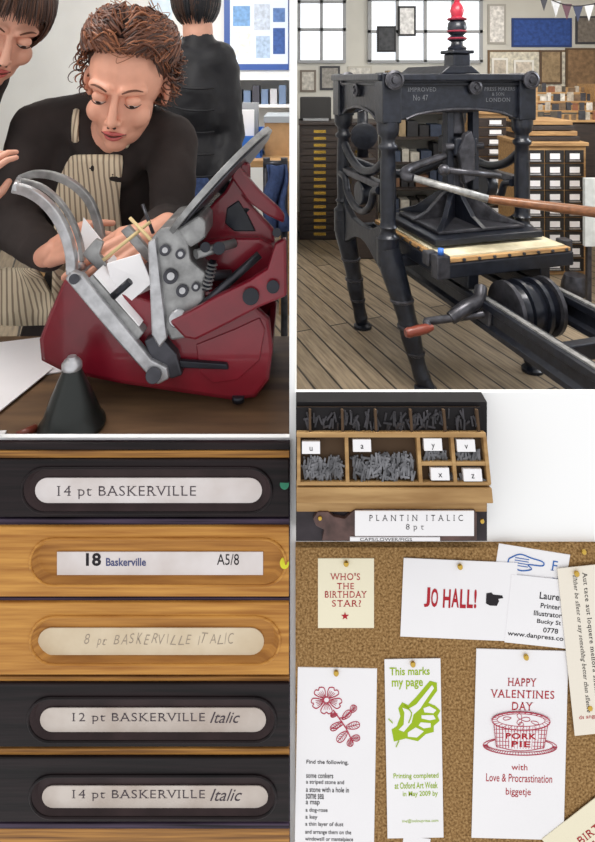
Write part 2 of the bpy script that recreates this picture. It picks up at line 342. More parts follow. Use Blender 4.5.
def hand(name,parent,wrist,fdir,back,side,curl,m,s=1.0):
    f=Vector(fdir).normalized(); n=Vector(back); n=(n-f*n.dot(f)).normalized(); r=f.cross(n)*side; w=Vector(wrist)
    L=lambda a,b,c:w+(f*a+r*b+n*c)*s
    pr=[('c',L(-.02,0,0),L(.012,0,0),.024*s,.026*s)]
    base=[(.088,.030),(.093,.010),(.088,-.010),(.078,-.028)]; ln=[(.040,.024,.019),(.045,.028,.020),(.041,.026,.019),(.032,.019,.017)]
    for i,((a,b),l) in enumerate(zip(base,ln)):
        pr.append(('c',L(.01,b*.6,0),L(a,b,.002),.0155*s,.0110*s))
        p=L(a,b,.002); ang=0; rr=[.0095,.0085,.0078,.0066]
        for k in range(3):
            ang+=curl[i] if k else curl[i]*.8
            dd=f*math.cos(ang)-n*math.sin(ang); q=p+dd*l[k]*s+r*(b*.12)*s
            pr.append(('c',p,q,rr[k]*s,rr[k+1]*s)); p=q
    p0=L(.02,.022,-.006); p1=L(.048,.046,-.018); p2=L(.074,.054,-.030); p3=L(.096,.050,-.040)
    pr+= [('c',p0,p1,.016*s,.0125*s),('c',p1,p2,.0115*s,.0098*s),('c',p2,p3,.0098*s,.0078*s),('c',p1,L(.06,.028,-.004),.012*s,.012*s)]
    return blob(name,pr,.0022,m,parent,3)
# ================= WOMAN =================
wm=group('woman_operating_press')
cl=blob('blouse_and_skirt',[('c',W(50,128,1.30),W(108,118,1.30),.070,.070),('c',W(108,118,1.30),W(172,138,1.25),.070,.056),
 ('e',W(108,178,1.31),(.150,.095,.15)),('e',W(104,230,1.33),(.14,.095,.16)),('e',W(98,300,1.38),(.14,.10,.17)),('e',W(95,380,1.42),(.17,.125,.18)),
 ('c',(W(75,400,1.42).x,1.42,.95),(W(75,400,1.42).x,1.42,.40),.13,.10),('c',(W(118,400,1.42).x,1.42,.95),(W(118,400,1.42).x,1.42,.40),.13,.10),
 ('c',W(46,132,1.30),W(12,222,1.24),.075,.062),('c',W(12,222,1.24),W(48,256,1.12),.060,.036),
 ('c',W(173,144,1.25),W(172,222,1.16),.056,.046),('c',W(172,222,1.16),W(156,226,1.06),.044,.031),
 ('c',W(84,130,1.25),W(100,160,1.22),.04,.04),('c',W(140,140,1.23),W(120,170,1.22),.04,.04)],.009,M['black'],wm,4,.014)
for x in(75,118):
    X_=W(x,400,1.42).x; blob('boot_%d'%x,[('c',(X_,1.44,.45),(X_,1.44,.30),.05,.045),('c',(X_,1.44,.285),(X_,1.30,.28),.035,.028)],.008,M['puffer'],wm,3)
HL=W(127,84,1.17)
hd=head(wm,HL,(.08,.14,.40),M['skin'],1.04)
nk=blob('neck',[('c',W(118,118,1.235),W(112,140,1.255),.048,.058),('e',W(116,146,1.235),(.05,.04,.035))],.005,M['skin'],wm,3)
def ell(c,r,az,el,k=1): return Vector((c[0]+k*r[0]*math.cos(el)*math.sin(az),c[1]-k*r[1]*math.cos(el)*math.cos(az),c[2]+k*r[2]*math.sin(el)))
hc=(0,.020,.058); hr=(.084,.098,.094)
sphere('hair_cap',(0,.036,.054),(.084,.100,.096),M['hair1c'],hd,24)
sphere('hair_cap_back',(0,.05,.02),(.085,.085,.10),M['hair1c'],hd,20)
sphere('hair_bun',(0,.125,.06),(.06,.05,.055),M['hair1'],hd,16)
hp=[]
for i in range(950):
    s=random.choice((-1,1)); a0=random.uniform(0,1.5)
    base_=.40-.55*(a0/1.5)**2
    el0=base_+(random.uniform(-.03,.12) if i%2 else random.uniform(0,.9)*(1-.3*a0/1.5))
    a1=a0+random.uniform(.9,1.7); el1=el0*.6-random.uniform(.0,.5)
    ph=random.uniform(0,6); am=random.uniform(.01,.04); k0=.985+random.random()*.07; fr=random.uniform(7,13); pts=[]
    for k in range(20):
        t=k/19; az=(a0+(a1-a0)*t)*s+am*math.sin(fr*t+ph); el=el0+(el1-el0)*t+.42*math.sin(math.pi*t)+am*math.cos(fr*t+ph)
        pts.append(ell(hc,hr,az,el,k0+.02*math.sin(fr*t*1.3+ph)+.12*math.sin(math.pi*min(1,t*1.2))))
    hp.append((pts,random.uniform(.0013,.0028),random.choice((0,0,0,1,2))))
for i in range(130):
    s=1 if i%3 else -1; az=s*random.uniform(1.25,2.2); el=random.uniform(-.9,.3)
    p=ell(hc,hr,az,el,1.04); L=random.uniform(.025,.06); R=random.uniform(.004,.009); ph=random.uniform(0,6); turns=random.uniform(1.0,2.2); pts=[]
    out=Vector((s*random.uniform(.1,.5),random.uniform(-.25,.4),-.8)).normalized()
    for k in range(22):
        t=k/21; a=ph+turns*6.28*t; pts.append(p+out*L*t+Vector((R*math.cos(a),R*math.sin(a),R*.4*math.sin(a)))*min(1,t*3))
    hp.append((pts,random.uniform(.0012,.0024),random.choice((0,1,0,2))))
for i in range(60):
    az=random.uniform(-2.4,2.4); el=random.uniform(.3,1.3); p=ell(hc,hr,az,el,1.06); q=ell(hc,hr,az+random.uniform(-.5,.5),el+random.uniform(-.2,.2),1.06+random.uniform(.05,.2)); q2=ell(hc,hr,az+random.uniform(-.7,.7),el,1.1)
    hp.append((smoothpath([p,q,q2],7),.0008,1))
strands('hair',hp,[M['hair1'],M['hair1b'],M['hair1c']],hd)
bvh=BVHTree.FromPolygons([v.co[:] for v in cl.data.vertices],[p.vertices[:] for p in cl.data.polygons])
def drape(name,rows,m,par,nx=14,off=.007,far=1.34):
    v=[];f=[]; ny=len(rows)
    for (y,xl,xr) in rows:
        for i in range(nx+1):
            px=xl+(xr-xl)*i/nx; dr=W(px,y,1.0)-Vector((0,0,CH)); dr.normalize()
            h=bvh.ray_cast(Vector((0,0,CH)),dr); D=h[0].y if h[0] else far-.05
            v.append(W(px,y,min(D,far)-off))
    for j in range(ny-1):
        for i in range(nx): a=j*(nx+1)+i; f.append((a,a+1,a+nx+2,a+nx+1))
    o=obj(name,mesh(name,v,f),m,par,smooth=True); s=o.modifiers.new('s','SMOOTH'); s.iterations=6; k=o.modifiers.new('k','SOLIDIFY'); k.thickness=.003; return o
drape('apron_bib',[(150,74,124),(160,66,126),(175,58,124),(190,54,122),(205,52,120),(220,52,122),(240,52,128),(265,50,130),(290,50,135),(320,48,140),(345,45,145)],M['apron'],wm)
drape('apron_strap_l',[(104,74,82),(115,71,80),(130,70,79),(152,72,82)],M['apron'],wm,3)
drape('apron_strap_r',[(128,131,139),(140,126,134),(155,116,126)],M['apron'],wm,3)
drape('apron_skirt',[(262,2,34),(275,-4,46),(290,-6,56),(310,-8,60),(335,-8,66)],M['apron'],wm,10)
for i in range(3): sphere('blouse_button_%d'%i,W(114,150+i*0+i*9,1.165),.003,M['iron2'],wm,6) if False else None
hand('hand_left',wm,W(158,232,1.02),Vector((-.62,-.45,-.38)),(.1,-.75,.6),1,(.25,.38,.45,.5),M['skin'],1.0)
hand('hand_right',wm,W(50,254,1.09),Vector((.55,-.35,.3)),(-.1,-.8,.6),-1,(.5,.6,.7,.8),M['skin'],.9)
# ================= SECOND PERSON =================
w2=group('woman_leaning_in')
h2=head(w2,W(1,22,1.16),(.75,.15,.55),M['skin2'],1.0)
hc2=(0,.015,.045); hr2=(.084,.106,.102)
sphere('hair_cap',(0,.028,.052),(.083,.100,.098),M['hair2'],h2,24)
hp=[]
for i in range(760):
    az=random.uniform(-math.pi,math.pi); fr=abs(az)<.85
    e1=random.uniform(.02,.20) if fr else (random.uniform(-1.0,-.6) if abs(az)>1.15 else random.uniform(-.8,-.4))
    k0=1.04+random.random()*.06; pts=[]; dz=random.uniform(-.08,.08)
    for k in range(14):
        t=k/13; e=1.5+(e1-1.5)*t; pts.append(ell(hc2,hr2,az+dz*t,e,k0+.05*t))
    hp.append((pts,random.uniform(.0016,.0032),i%3//2))
strands('hair',hp,[M['hair2'],M['hair2b']],h2)
blob('jacket',[('c',W(-20,75,1.22),W(-60,100,1.25),.06,.08),('e',W(-75,170,1.32),(.17,.11,.2)),('e',W(-80,260,1.34),(.15,.11,.2)),('c',W(-20,85,1.22),W(-50,185,1.20),.05,.042),('c',W(-50,185,1.20),W(-34,210,1.06),.04,.026),
  ('c',(W(-80,300,1.35).x,1.35,1.05),(W(-80,300,1.35).x,1.35,.45),.15,.10)],.009,M['black'],w2,4)
blob('neck',[('c',W(-6,48,1.19),W(-24,76,1.22),.046,.055)],.005,M['skin2'],w2,3)
blob('legs_and_shoes',[('c',(W(-95,300,1.35).x,1.35,.6),(W(-95,300,1.35).x,1.35,.29),.06,.035),('c',(W(-70,300,1.35).x,1.35,.6),(W(-70,300,1.35).x,1.35,.29),.06,.035),('c',(W(-95,300,1.35).x,1.35,.285),(W(-95,300,1.35).x,1.25,.28),.034,.028),('c',(W(-70,300,1.35).x,1.35,.285),(W(-70,300,1.35).x,1.25,.28),.034,.028)],.01,M['denim'],w2,3)
hand('hand',w2,W(-32,210,1.05),Vector((.35,-.05,.9)),(-.5,-.8,.1),1,(.4,.5,.55,.6),M['skin2'],.8)
for i in range(9):
    a=2*math.pi*i/9; sphere('bracelet_bead_%d'%i,W(-30,206,1.045)+Vector((.026*math.cos(a),.026*math.sin(a),-.01*math.cos(a))),.005,M['redwood'],w2,6)

# ================= TABLETOP PLATEN PRESS =================
tp=group('tabletop_platen_press',(-.006,.031,.0025))
pl=lambda n,pts,d,th,m,bv=.003: plate(n,pts,d,th,M[m],tp,bv)
side=[(58,290),(46,318),(34,350),(36,372),(60,384),(120,396),(180,405),(235,413),(258,410),(272,392),(276,360),(272,330),(240,300),(200,300),(150,312),(110,300),(75,284)]
pl('base_cheek_front',side,.885,.018,'red',.006)
prism('base_cheek_back',[W(x,y,.885)+Vector((0,.20,.02)) for x,y in side],(0,.018,0),M['red'],tp,.006)
prism('base_shell',[W(x,y,.903) for x,y in [(60,384),(120,396),(180,405),(235,413),(235,404),(180,396),(120,387),(64,376)]],(0,.2,.0),M['red'],tp,.002)
prism('base_nose',[W(x,y,.903) for x,y in [(46,318),(34,350),(36,372),(60,384),(64,376),(46,366),(44,350),(56,320)]],(0,.2,.0),M['red'],tp,.002)
prism('base_rear',[W(x,y,.903) for x,y in [(258,410),(272,392),(276,360),(268,362),(264,388),(252,402),(235,404),(235,413)]],(0,.2,0),M['red'],tp,.002)
prism('base_bridge',[W(x,y,.903) for x,y in [(120,303),(150,312),(200,300),(240,300),(240,312),(200,312),(150,324),(120,315)]],(0,.2,0),M['red'],tp,.002)
pl('base_rib',[(196,356),(236,340),(262,328),(268,340),(262,372),(240,392),(214,396),(200,384)],.882,.004,'red',.002)
pl('base_slot_bar',[(172,372),(228,376),(230,382),(174,380)],.874,.010,'iron',.002)
pl('handle_side_arm',[(168,333),(184,350),(196,352),(232,334),(262,318),(291,306),(290,246),(278,252),(270,278),(252,290),(215,308),(190,322)],.855,.02,'red',.005)
pl('rear_upright',[(200,300),(196,270),(200,250),(230,246),(262,246),(274,252),(282,262),(276,286),(248,298),(225,302)],.93,.05,'red',.006)
pl('disc_bracket_lower',[(184,262),(190,238),(214,208),(226,196),(236,178),(243,166),(252,168),(252,184),(246,200),(256,214),(276,236),(278,250),(240,252),(205,262)],.95,.018,'red',.005)
pl('disc_bracket_opening_rim',[(228,214),(240,206),(250,222),(258,238),(236,238),(226,230)],.946,.006,'iron',.002)
pl('disc_hook',[(232,182),(238,168),(262,196),(282,214),(288,222),(287,230),(270,222),(250,208)],.94,.016,'red',.004)
p0=W(170,246,.97); p1=W(273,130,.97); cc=(p0+p1)/2; ax=(p1-p0).normalized(); nrm=Vector((-ax.z,0,ax.x)); nrm=(nrm+Vector((0,.10,0))).normalized()
rad=(p1-p0).length/2
cyl('ink_disc',cc-nrm*.005,cc+nrm*.005,rad*.98,M['steel'],tp,seg=64,bevel=.001)
cyl('ink_disc_rim',cc-nrm*.009,cc-nrm*.005,rad*.90,M['iron2'],tp,seg=48)
cyl('disc_spindle',cc,cc-nrm*.07 ,.014,M['iron2'],tp)
pl('bed_block',[(150,246),(158,236),(178,232),(188,246),(190,268),(206,282),(204,318),(192,348),(170,352),(160,330),(158,300),(150,286)],.875,.16,'steel',.004)
pl('bed_face_plate',[(146,250),(154,246),(166,350),(158,360),(150,346)],.865,.18,'steel2',.003)
pl('bed_top_lug',[(176,236),(198,222),(206,228),(206,246),(190,256)],.87,.14,'steel',.004)
for i,(x,y,r) in enumerate([(164,258,.009),(170,285,.012),(180,262,.008),(182,300,.010),(176,330,.012),(196,296,.007)]):
    cyl('bed_bolt_%d'%i,W(x,y,.868),W(x,y,.885),r,M['iron2'],tp,bevel=.001); cyl('bed_bolt_core_%d'%i,W(x,y,.864),W(x,y,.87),r*.5,M['steel2'],tp)
for i,(x,y,r) in enumerate([(253,306,.013),(276,296,.010),(220,256,.010),(206,255,.008),(280,240,.007)]):
    cyl('arm_bolt_%d'%i,W(x,y,.846),W(x,y,.93),r,M['iron'],tp,bevel=.001)
cyl('main_shaft',W(176,330,.86),W(176,330,.86)+Vector((0,.23,0)),.012,M['steel2'],tp)
cyl('link_rod_1',W(200,318,.87),W(262,262,.90),.007,M['iron2'],tp); cyl('link_rod_2',W(190,285,.89),W(232,283,.92),.009,M['iron2'],tp)
cyl('link_rod_3',W(196,262,.88),W(236,250,.93),.008,M['steel'],tp); cyl('spring',W(206,300,.87),W(214,268,.89),.006,M['iron'],tp)
for i in range(7): 
    q=W(206,300,.87).lerp(W(214,268,.89),(i+1)/8); lathe('spring_coil_%d'%i,[(.008,-.0012),(.0095,0),(.008,.0012)],q,M['steel'],tp,14,(.25,.0,1))
bar_=[(60,288),(66,280),(78,284),(150,372),(166,380),(168,392),(156,398),(146,388),(112,350)]
pl('platen_front_bar',bar_,.860,.016,'steel2',.003)
prism('platen_back_bar',[W(x,y,.86)+Vector((.02,.17,.02)) for x,y in bar_],(0,.014,0),M['steel2'],tp,.003)
prism('platen_plate',[W(x,y,.868) for x,y in [(80,292),(88,284),(142,344),(135,352)]],(0.02,.17,.02),M['steel'],tp,.002)
prism('platen_packing_sheet',[W(x,y,.870) for x,y in [(90,283),(91,282),(138,336),(137,337)]],(0.02,.15,.02),M['paper'],tp)
pl('platen_hinge',[(142,352),(158,346),(176,366),(182,388),(170,392),(150,374)],.868,.15,'iron2',.003)
cyl('platen_bolt',W(152,388,.852),W(152,388,.88),.012,M['iron2'],tp,bevel=.001)
cyl('platen_pivot',W(70,288,.852),W(70,288,1.04),.008,M['iron2'],tp)
cyl('gripper_stub',W(110,306,.862),W(128,290,.862),.006,M['iron'],tp)
def arcbar(n,pts,d,w,th,m):
    P=smoothpath([(x,y,0) for x,y in pts],6); out=[];inn=[]
    for i,p in enumerate(P):
        a=P[max(0,i-1)];b=P[min(len(P)-1,i+1)]; t=(b-a).normalized(); nn=Vector((-t.y,t.x,0)); out.append(p+nn*w/2); inn.append(p-nn*w/2)
    v=[W(p.x,p.y,d) for p in out]+[W(p.x,p.y,d) for p in inn]; N=len(P)
    v+= [q+Vector((0,th,0)) for q in v]
    f=[]
    for i in range(N-1):
        f+= [(i,i+1,N+i+1,N+i),(2*N+i+1,2*N+i,3*N+i,3*N+i+1),(i,2*N+i,2*N+i+1,i+1),(N+i,N+i+1,3*N+i+1,3*N+i)]
    f+=[(0,N,3*N,2*N),(N-1,3*N-1,4*N-1,2*N-1)]
    me=mesh(n,v,f); bm=bmesh.new(); bm.from_mesh(me); bmesh.ops.recalc_face_normals(bm,faces=bm.faces); bm.to_mesh(me); bm.free()
    return obj(n,me,m,tp,bevel=.002)
arcbar('roller_arm_far',[(13,184),(28,179),(48,181),(68,190),(84,206),(93,228),(97,250),(92,272)],.99,8,.014,M['steel'])
arcbar('roller_arm_near',[(5,194),(20,198),(36,208),(50,224),(60,244),(65,264),(66,284)],.87,10,.016,M['steel2'])
arcbar('roller_arm_edge',[(14,186),(34,192),(52,206),(66,226),(75,250),(78,270)],.93,5,.012,M['steel'])
cyl('roller_rod',W(10,193,.87),W(14,184,1.0),.006,M['steel2'],tp)
cyl('cross_rod',W(66,276,.87),W(90,272,1.0),.007,M['steel2'],tp)
cyl('gripper_bar_1',W(100,268,.90),W(149,228,.93),.0030,M['pale'],tp); cyl('gripper_bar_2',W(128,224,.93),W(160,258,.90),.0030,M['pale'],tp)
cyl('gripper_bar_3',W(141,210,.95),W(152,240,.93),.0030,M['iron2'],tp)
pl('gripper_frame',[(78,262),(92,246),(100,250),(96,262),(104,272),(98,282)],.90,.01,'steel',.002)
prism('card_being_printed',[W(104,272,.895),W(138,262,.895),W(150,292,.885),(W(116,322,.885))],(0,.002,.001),M['paper'],tp)
prism('feed_board_sheet',[W(80,224,.97),W(112,264,.96),W(108,318,.93),W(72,270,.94)],(0,.002,.001),M['paper'],tp)
pl('chase_frame',[(118,238),(126,232),(152,262),(148,272),(140,264)],.92,.012,'steel',.002)
cyl('foot_1',W(70,384,.90),W(70,396,.90),.012,M['iron'],tp); cyl('foot_2',W(240,408,.885),W(240,414,.885),.010,M['iron'],tp)
oc=group('oil_can'); b=W(72,436,.862); b.z=TZ
lathe('body',[(.0485,0),(.050,.003),(.049,.008),(.0435,.014),(.040,.024),(.032,.046),(.022,.07),(.0155,.084),(.0135,.090)],b,mat('can_black',(30,34,32),.3,.2),oc)
lathe('cap',[(.0135,.089),(.015,.091),(.015,.099),(.011,.104),(.0075,.106),(.0065,.109)],b,M['steel2'],oc)
g=group('rubber_grip'); a=W(42,430,.825); cyl('grip',(a.x-.04,.83,TZ+.006),(a.x-.02,.85,TZ+.006),.006,M['redwood'],g)

# ================= RIGHT ROOM : HAND PRESS =================
ang=math.atan2(.274,.962)
hpx=group('iron_hand_press',(.485,3.0,0),(0,0,ang))
I=M['iron']; I2=M['iron2']; U=.842; V=.676
def beam(p0,p1):
    z1=1.615; N=12; L=p1-p0
    prof=[(p0,z1),(p1,z1),(p1,1.37)]
    for k in range(N+1):
        t=k/N; prof.append((p1-.09-(L-.18)*t, 1.39+.05*math.sin(math.pi*t)**.6))
    prof.append((p0,1.37)); return prof
def fascia(n,at,horiz,p0,p1,th=.06):
    pr=beam(p0,p1)
    if horiz=='u': prism(n,[(a,at-th/2,z) for a,z in pr],(0,th,0),I,hpx,.006); box(n+'_cornice',(p0-.04,at-.075,1.595),(p1+.04,at+.06,1.635),I,hpx,.008); box(n+'_fillet',(p0,at-.045,1.57),(p1,at+.045,1.585),I,hpx,.003); tube(n+'_arch_mould',[(a,at-th/2-.004,z) for a,z in pr[3:-1]],.008,I2,hpx,1)
    else: prism(n,[(at-th/2,a,z) for a,z in pr],(th,0,0),I,hpx,.006); box(n+'_cornice',(at-.075,p0-.04,1.595),(at+.06,p1+.04,1.635),I,hpx,.008); box(n+'_fillet',(at-.045,p0,1.57),(at+.045,p1,1.585),I,hpx,.003); tube(n+'_arch_mould',[(at-th/2-.004,a,z) for a,z in pr[3:-1]],.008,I2,hpx,1)
fascia('head_front',0,'u',0,U); fascia('head_back',V,'u',0,U); fascia('head_left',0,'v',0,V); fascia('head_right',U,'v',0,V)
prism('head_crown',[(.30,-.02,1.635),(.56,-.02,1.635),(.50,-.02,1.68),(.36,-.02,1.68)],(0,.5,0),I,hpx,.006)
box('cross_head',(.33,-.02,1.42),(.53,V,1.62),I,hpx,.01)
for i,(u,v) in enumerate([(0,0),(U,0),(0,V),(U,V)]):
    box('corner_block_%d'%i,(u-.055,v-.055,1.37),(u+.055,v+.055,1.64),I,hpx,.008)
    lathe('corner_boss_%d'%i,[(.052,0),(.052,.012),(.04,.016),(.036,.010),(.022,.012),(.020,.024),(.008,.026)],(u,v-.075,1.60),I2,hpx,axis=(0,-1,0))
    lathe('column_%d'%i,[(.050,.60),(.060,.62),(.060,.74),(.062,.76),(.044,.775),(.040,.80),(.052,.815),(.042,.83),(.040,.85),(.044,1.0),(.041,1.15),(.037,1.22),(.052,1.235),(.052,1.25),(.038,1.262),(.038,1.29),(.056,1.31),(.060,1.34),(.060,1.375)],(u,v,0),I,hpx)
lathe('centre_boss',[(.04,0),(.04,.02),(.028,.024),(.024,.016),(.012,.018),(.010,.03)],(.50,-.04,1.56),I2,hpx,axis=(0,-1,0))
lathe('centre_boss_2',[(.04,0),(.04,.02),(.028,.024),(.024,.016),(.012,.018),(.010,.03)],(-.035,.34,1.54),I2,hpx,axis=(-1,0,0))
cv=lambda a,b:(a,b)
letm=mat('worn_lettering',(104,106,112),.4,.4)
def ttx(n,s,x0,z0,x1,z1): text(n,s,(x0,z0,x1,z1),letm,hpx,cv,-.0325,ser=True)
ttx('lettering_1','IMPROVED',.10,1.56,.27,1.538); ttx('lettering_2','No 47',.13,1.52,.22,1.49)
ttx('lettering_3','LONDON',.58,1.50,.74,1.478); ttx('lettering_4','PRESS MAKERS',.57,1.56,.77,1.54); ttx('lettering_5','& SON',.62,1.53,.70,1.512)
box('finial_base',(.40,.02,1.63),(.56,.18,1.66),I,hpx,.006); box('finial_plinth',(.425,.045,1.66),(.535,.155,1.75),I,hpx,.008); box('finial_cap',(.41,.03,1.75),(.55,.17,1.77),I,hpx,.006)
lathe('finial_stem',[(.05,1.77),(.055,1.785),(.035,1.80),(.032,1.82),(.05,1.83),(.05,1.845),(.034,1.855),(.05,1.87),(.055,1.90),(.05,1.93),(.035,1.945)],(.48,.1,0),I,hpx)
lathe('finial_top',[(.045,1.945),(.045,1.955),(.03,1.965),(.035,1.98),(.04,2.0),(.03,2.03),(.015,2.05),(.018,2.06),(.02,2.075),(.006,2.095)],(.48,.1,0),mat('finial_red',(150,26,48),.35),hpx)
for z in(1.838,1.88,1.95): lathe('finial_ring_%.2f'%z,[(.052,z-.006),(.057,z),(.052,z+.006)],(.48,.1,0),mat('ring_red%.2f'%z,(120,34,52),.35),hpx)
def leg(n,u,v,du,dv):
    tube(n,[(u,v,.70),(u+du*.12,v+dv*.12,.60),(u+du*.35,v+dv*.35,.46),(u+du*.5,v+dv*.5,.36),(u+du*.62,v+dv*.62,.26),(u+du*.80,v+dv*.80,.13),(u+du*.95,v+dv*.95,.05),(u+du*1.2,v+dv*1.25,.014)],[.062,.068,.058,.050,.054,.040,.044,.014],I,hpx,6,5)
    for nm,t,z,r in(('a',.38,.44,.064),('b',.56,.31,.060),('c',.74,.18,.050)): lathe(n+'_ring_'+nm,[(r-.012,z-.012),(r,z-.005),(r,z+.005),(r-.012,z+.012)],(u+du*t,v+dv*t,0),I2,hpx)
    lathe(n+'_pad',[(.058,0.0),(.058,.015),(.038,.03)],(u+du,v+dv,0),I,hpx)
leg('leg_1',0,0,.138,-.154); leg('leg_2',0,V,.11,-.06); leg('leg_3',U,0,-.04,-.14); leg('leg_4',U,V,.05,.05)
for nm,u in(('left',0),('right',U)):
    pr=[(0,.86),(0,.60),(.06,.56)]+[(.08+.52*k/8,.56+.10*math.sin(math.pi*k/8)) for k in range(1,8)]+[(.62,.56),(V,.60),(V,.86),(.60,.80),(.48,.75),(.34,.74),(.20,.75),(.08,.80)]
    prism('side_frame_'+nm,[(u-.02,a,z) for a,z in pr],(.04,0,0),I,hpx,.006)
    tube('side_scroll_'+nm,[(u-.03,.05,1.0),(u-.03,.12,.98),(u-.03,.16,.9),(u-.03,.26,.84),(u-.03,.40,.84),(u-.03,.52,.9),(u-.03,.56,.98),(u-.03,.64,1.0)],.022,I,hpx)
    tube('side_stay_'+nm,[(u,0,1.2),(u,.15,1.1),(u,.34,1.06),(u,.52,1.1),(u,V,1.2)],.026,I,hpx)
    cyl('side_roundel_'+nm,(u-.035,.34,.93),(u+.035,.34,.93),.07,I,hpx,bevel=.006)
    box('side_shelf_'+nm,(u-.03,.06,1.00),(u+.03,V-.06,1.04),I2,hpx,.006)
box('base_cross_front',(0,-.03,.60),(U,.03,.655),I,hpx,.008); box('base_cross_back',(0,V-.03,.60),(U,V+.03,.655),I,hpx,.008)
tube('back_stay',[(0,V,1.1),(.25,V,1.0),(.42,V,.97),(.6,V,1.0),(U,V,1.1)],.03,I,hpx)
for k,(a,b) in enumerate([(.36,.40),(.52,.56)]): box('guide_%d'%k,(a,.0,.98),(b,.06,1.44),I,hpx,.006)
lathe('piston',[(.055,.98),(.055,1.0),(.04,1.02),(.04,1.12),(.05,1.13),(.05,1.16),(.035,1.17),(.035,1.28),(.06,1.30),(.06,1.36),(.05,1.42)],(.46,.10,0),I2,hpx)
box('toggle_box',(.39,-.03,1.18),(.53,.16,1.28),I,hpx,.01); cyl('toggle_pin',(.34,.0,1.23),(.58,.0,1.23),.02,I2,hpx)
prism('chill',[(.40,-.05,1.20),(.44,-.05,1.30),(.48,-.05,1.32),(.50,-.05,1.26),(.50,-.05,1.05),(.44,-.05,1.03)],(0,.04,0),I2,hpx,.006)
box('platen_plate',(.14,-.25,.765),(.78,.34,.80),I,hpx,.006); box('platen_step',(.20,-.18,.80),(.72,.28,.82),I2,hpx,.006)
for k,(a,b) in enumerate([((.20,-.18),(.46,.10)),((.72,-.18),(.46,.10)),((.20,.32),(.46,.10)),((.72,.32),(.46,.10)),((.46,-.20),(.46,.10)),((.18,.08),(.46,.10)),((.74,.08),(.46,.10))]):
    d_=Vector((b[0]-a[0],b[1]-a[1],0)); nn=Vector((-d_.y,d_.x,0)).normalized()*.014
    p=[Vector((*a,.82)),Vector((*b,.82)),Vector((*b,.99)),Vector((a[0]+d_.x*.7,a[1]+d_.y*.7,.95)),Vector((a[0]+d_.x*.35,a[1]+d_.y*.35,.86))]
    prism('platen_rib_%d'%k,[q-nn for q in p],nn*2,I2 if k%2 else I,hpx,.003)
box('bed',(.10,-.38,.65),(.86,.44,.72),I,hpx,.006)
tm=mat('tympan_cream',(214,206,180),.8,c2=(170,160,132),scale=9)
box('tympan',(.11,-.37,.722),(.85,.43,.742),M['lightwood'],hpx,.003); box('tympan_paper',(.13,-.35,.742),(.83,.41,.750),tm,hpx)
for k in range(9): cyl('tympan_rivet_%d'%k,(.14+k*.085,-.372,.733),(.14+k*.085,-.38,.733),.008,I2,hpx,seg=10)
for k in range(8): cyl('tympan_side_rivet_%d'%k,(.11,-.32+k*.09,.733),(.102,-.32+k*.09,.733),.008,I2,hpx,seg=10)
for k,(u,v) in enumerate([(.085,-.3),(.87,-.3),(.085,.2)]): box('bed_lug_%d'%k,(u-.03,v-.03,.70),(u+.03,v+.03,.765),I2,hpx,.006)
cyl('blue_knob',(.095,-.38,.77),(.095,-.38,.80),.014,M['bluebox'],hpx); box('bed_bracket',(.06,-.41,.66),(.13,-.35,.77),I2,hpx,.006)
for k,u in enumerate((.30,.72)):
    prism('rail_%d'%k,[(u-.035,-1.5,.56),(u+.035,-1.5,.56),(u+.035,-1.5,.53),(u+.015,-1.5,.52),(u+.015,-1.5,.47),(u+.035,-1.5,.455),(u+.035,-1.5,.43),(u-.035,-1.5,.43),(u-.035,-1.5,.455),(u-.015,-1.5,.47),(u-.015,-1.5,.52),(u-.035,-1.5,.53)],(0,2.2,0),I,hpx,.002)
    box('rail_strip_%d'%k,(u-.012,-1.5,.56),(u+.012,.6,.568),M['steel'],hpx)
    box('bed_runner_%d'%k,(u-.03,-.34,.57),(u+.03,.42,.66),I,hpx,.006)
for k,v in enumerate((-1.45,-.85,.3)): box('rail_tie_%d'%k,(.30,v-.025,.45),(.72,v+.025,.52),I,hpx,.005)
for k,u in enumerate((.30,.72)): tube('forestay_leg_%d'%k,[(u,-1.42,.44),(u,-1.40,.25),(u+(.05 if k else -.05),-1.40,.08),(u+(.09 if k else -.09),-1.4,.015)],[.035,.028,.03,.025],I,hpx)
cyl('drum_shaft',(-.03,-.46,.50),(.80,-.46,.50),.018,I2,hpx)
for k,u in enumerate((.40,.47,.55,.62)): lathe('drum_rib_%d'%k,[(.13,-.012),(.14,-.01),(.14,.01),(.13,.012)],(u,-.46,.50),I2 if k in(0,3) else I,hpx,axis=(1,0,0),seg=36)
cyl('drum_core',(.39,-.46,.50),(.63,-.46,.50),.118,I,hpx,seg=36)
for k,u in enumerate((.30,.72)): box('shaft_bearing_%d'%k,(u-.03,-.51,.45),(u+.03,-.41,.55),I2,hpx,.01)
tube('rounce_crank',[(.0,-.46,.50),(-.02,-.46,.50),(-.03,-.47,.495),(-.03,-.49,.485)],.018,I2,hpx)
lathe('rounce_handle',[(.012,0),(.016,.01),(.021,.03),(.023,.07),(.021,.10),(.023,.12),(.017,.135)],(-.01,-.49,.485),M['redwood'],hpx,axis=(-1,0,-.08))
tube('rounce_bracket',[(.10,-.46,.50),(.18,-.46,.54),(.26,-.44,.56),(.30,-.40,.60)],[.03,.035,.03,.03],I2,hpx)
inv=(Matrix.Translation((.485,3.0,0))@Matrix.Rotation(ang,4,'Z')).inverted()
q0=inv@W(414,178,2.85); q1=inv@W(488,199,2.75); q2=inv@W(625,216,2.6)
cyl('bar_steel',q0,q1,.018,M['steel'],hpx,r1=.02); lathe('bar_wood_grip',[(.018,0),(.022,.02),(.022,.1),(.024,.3),(.025,.5),(.022,.62),(.016,.64)],q1,M['tan'],hpx,axis=(q2-q1).normalized())
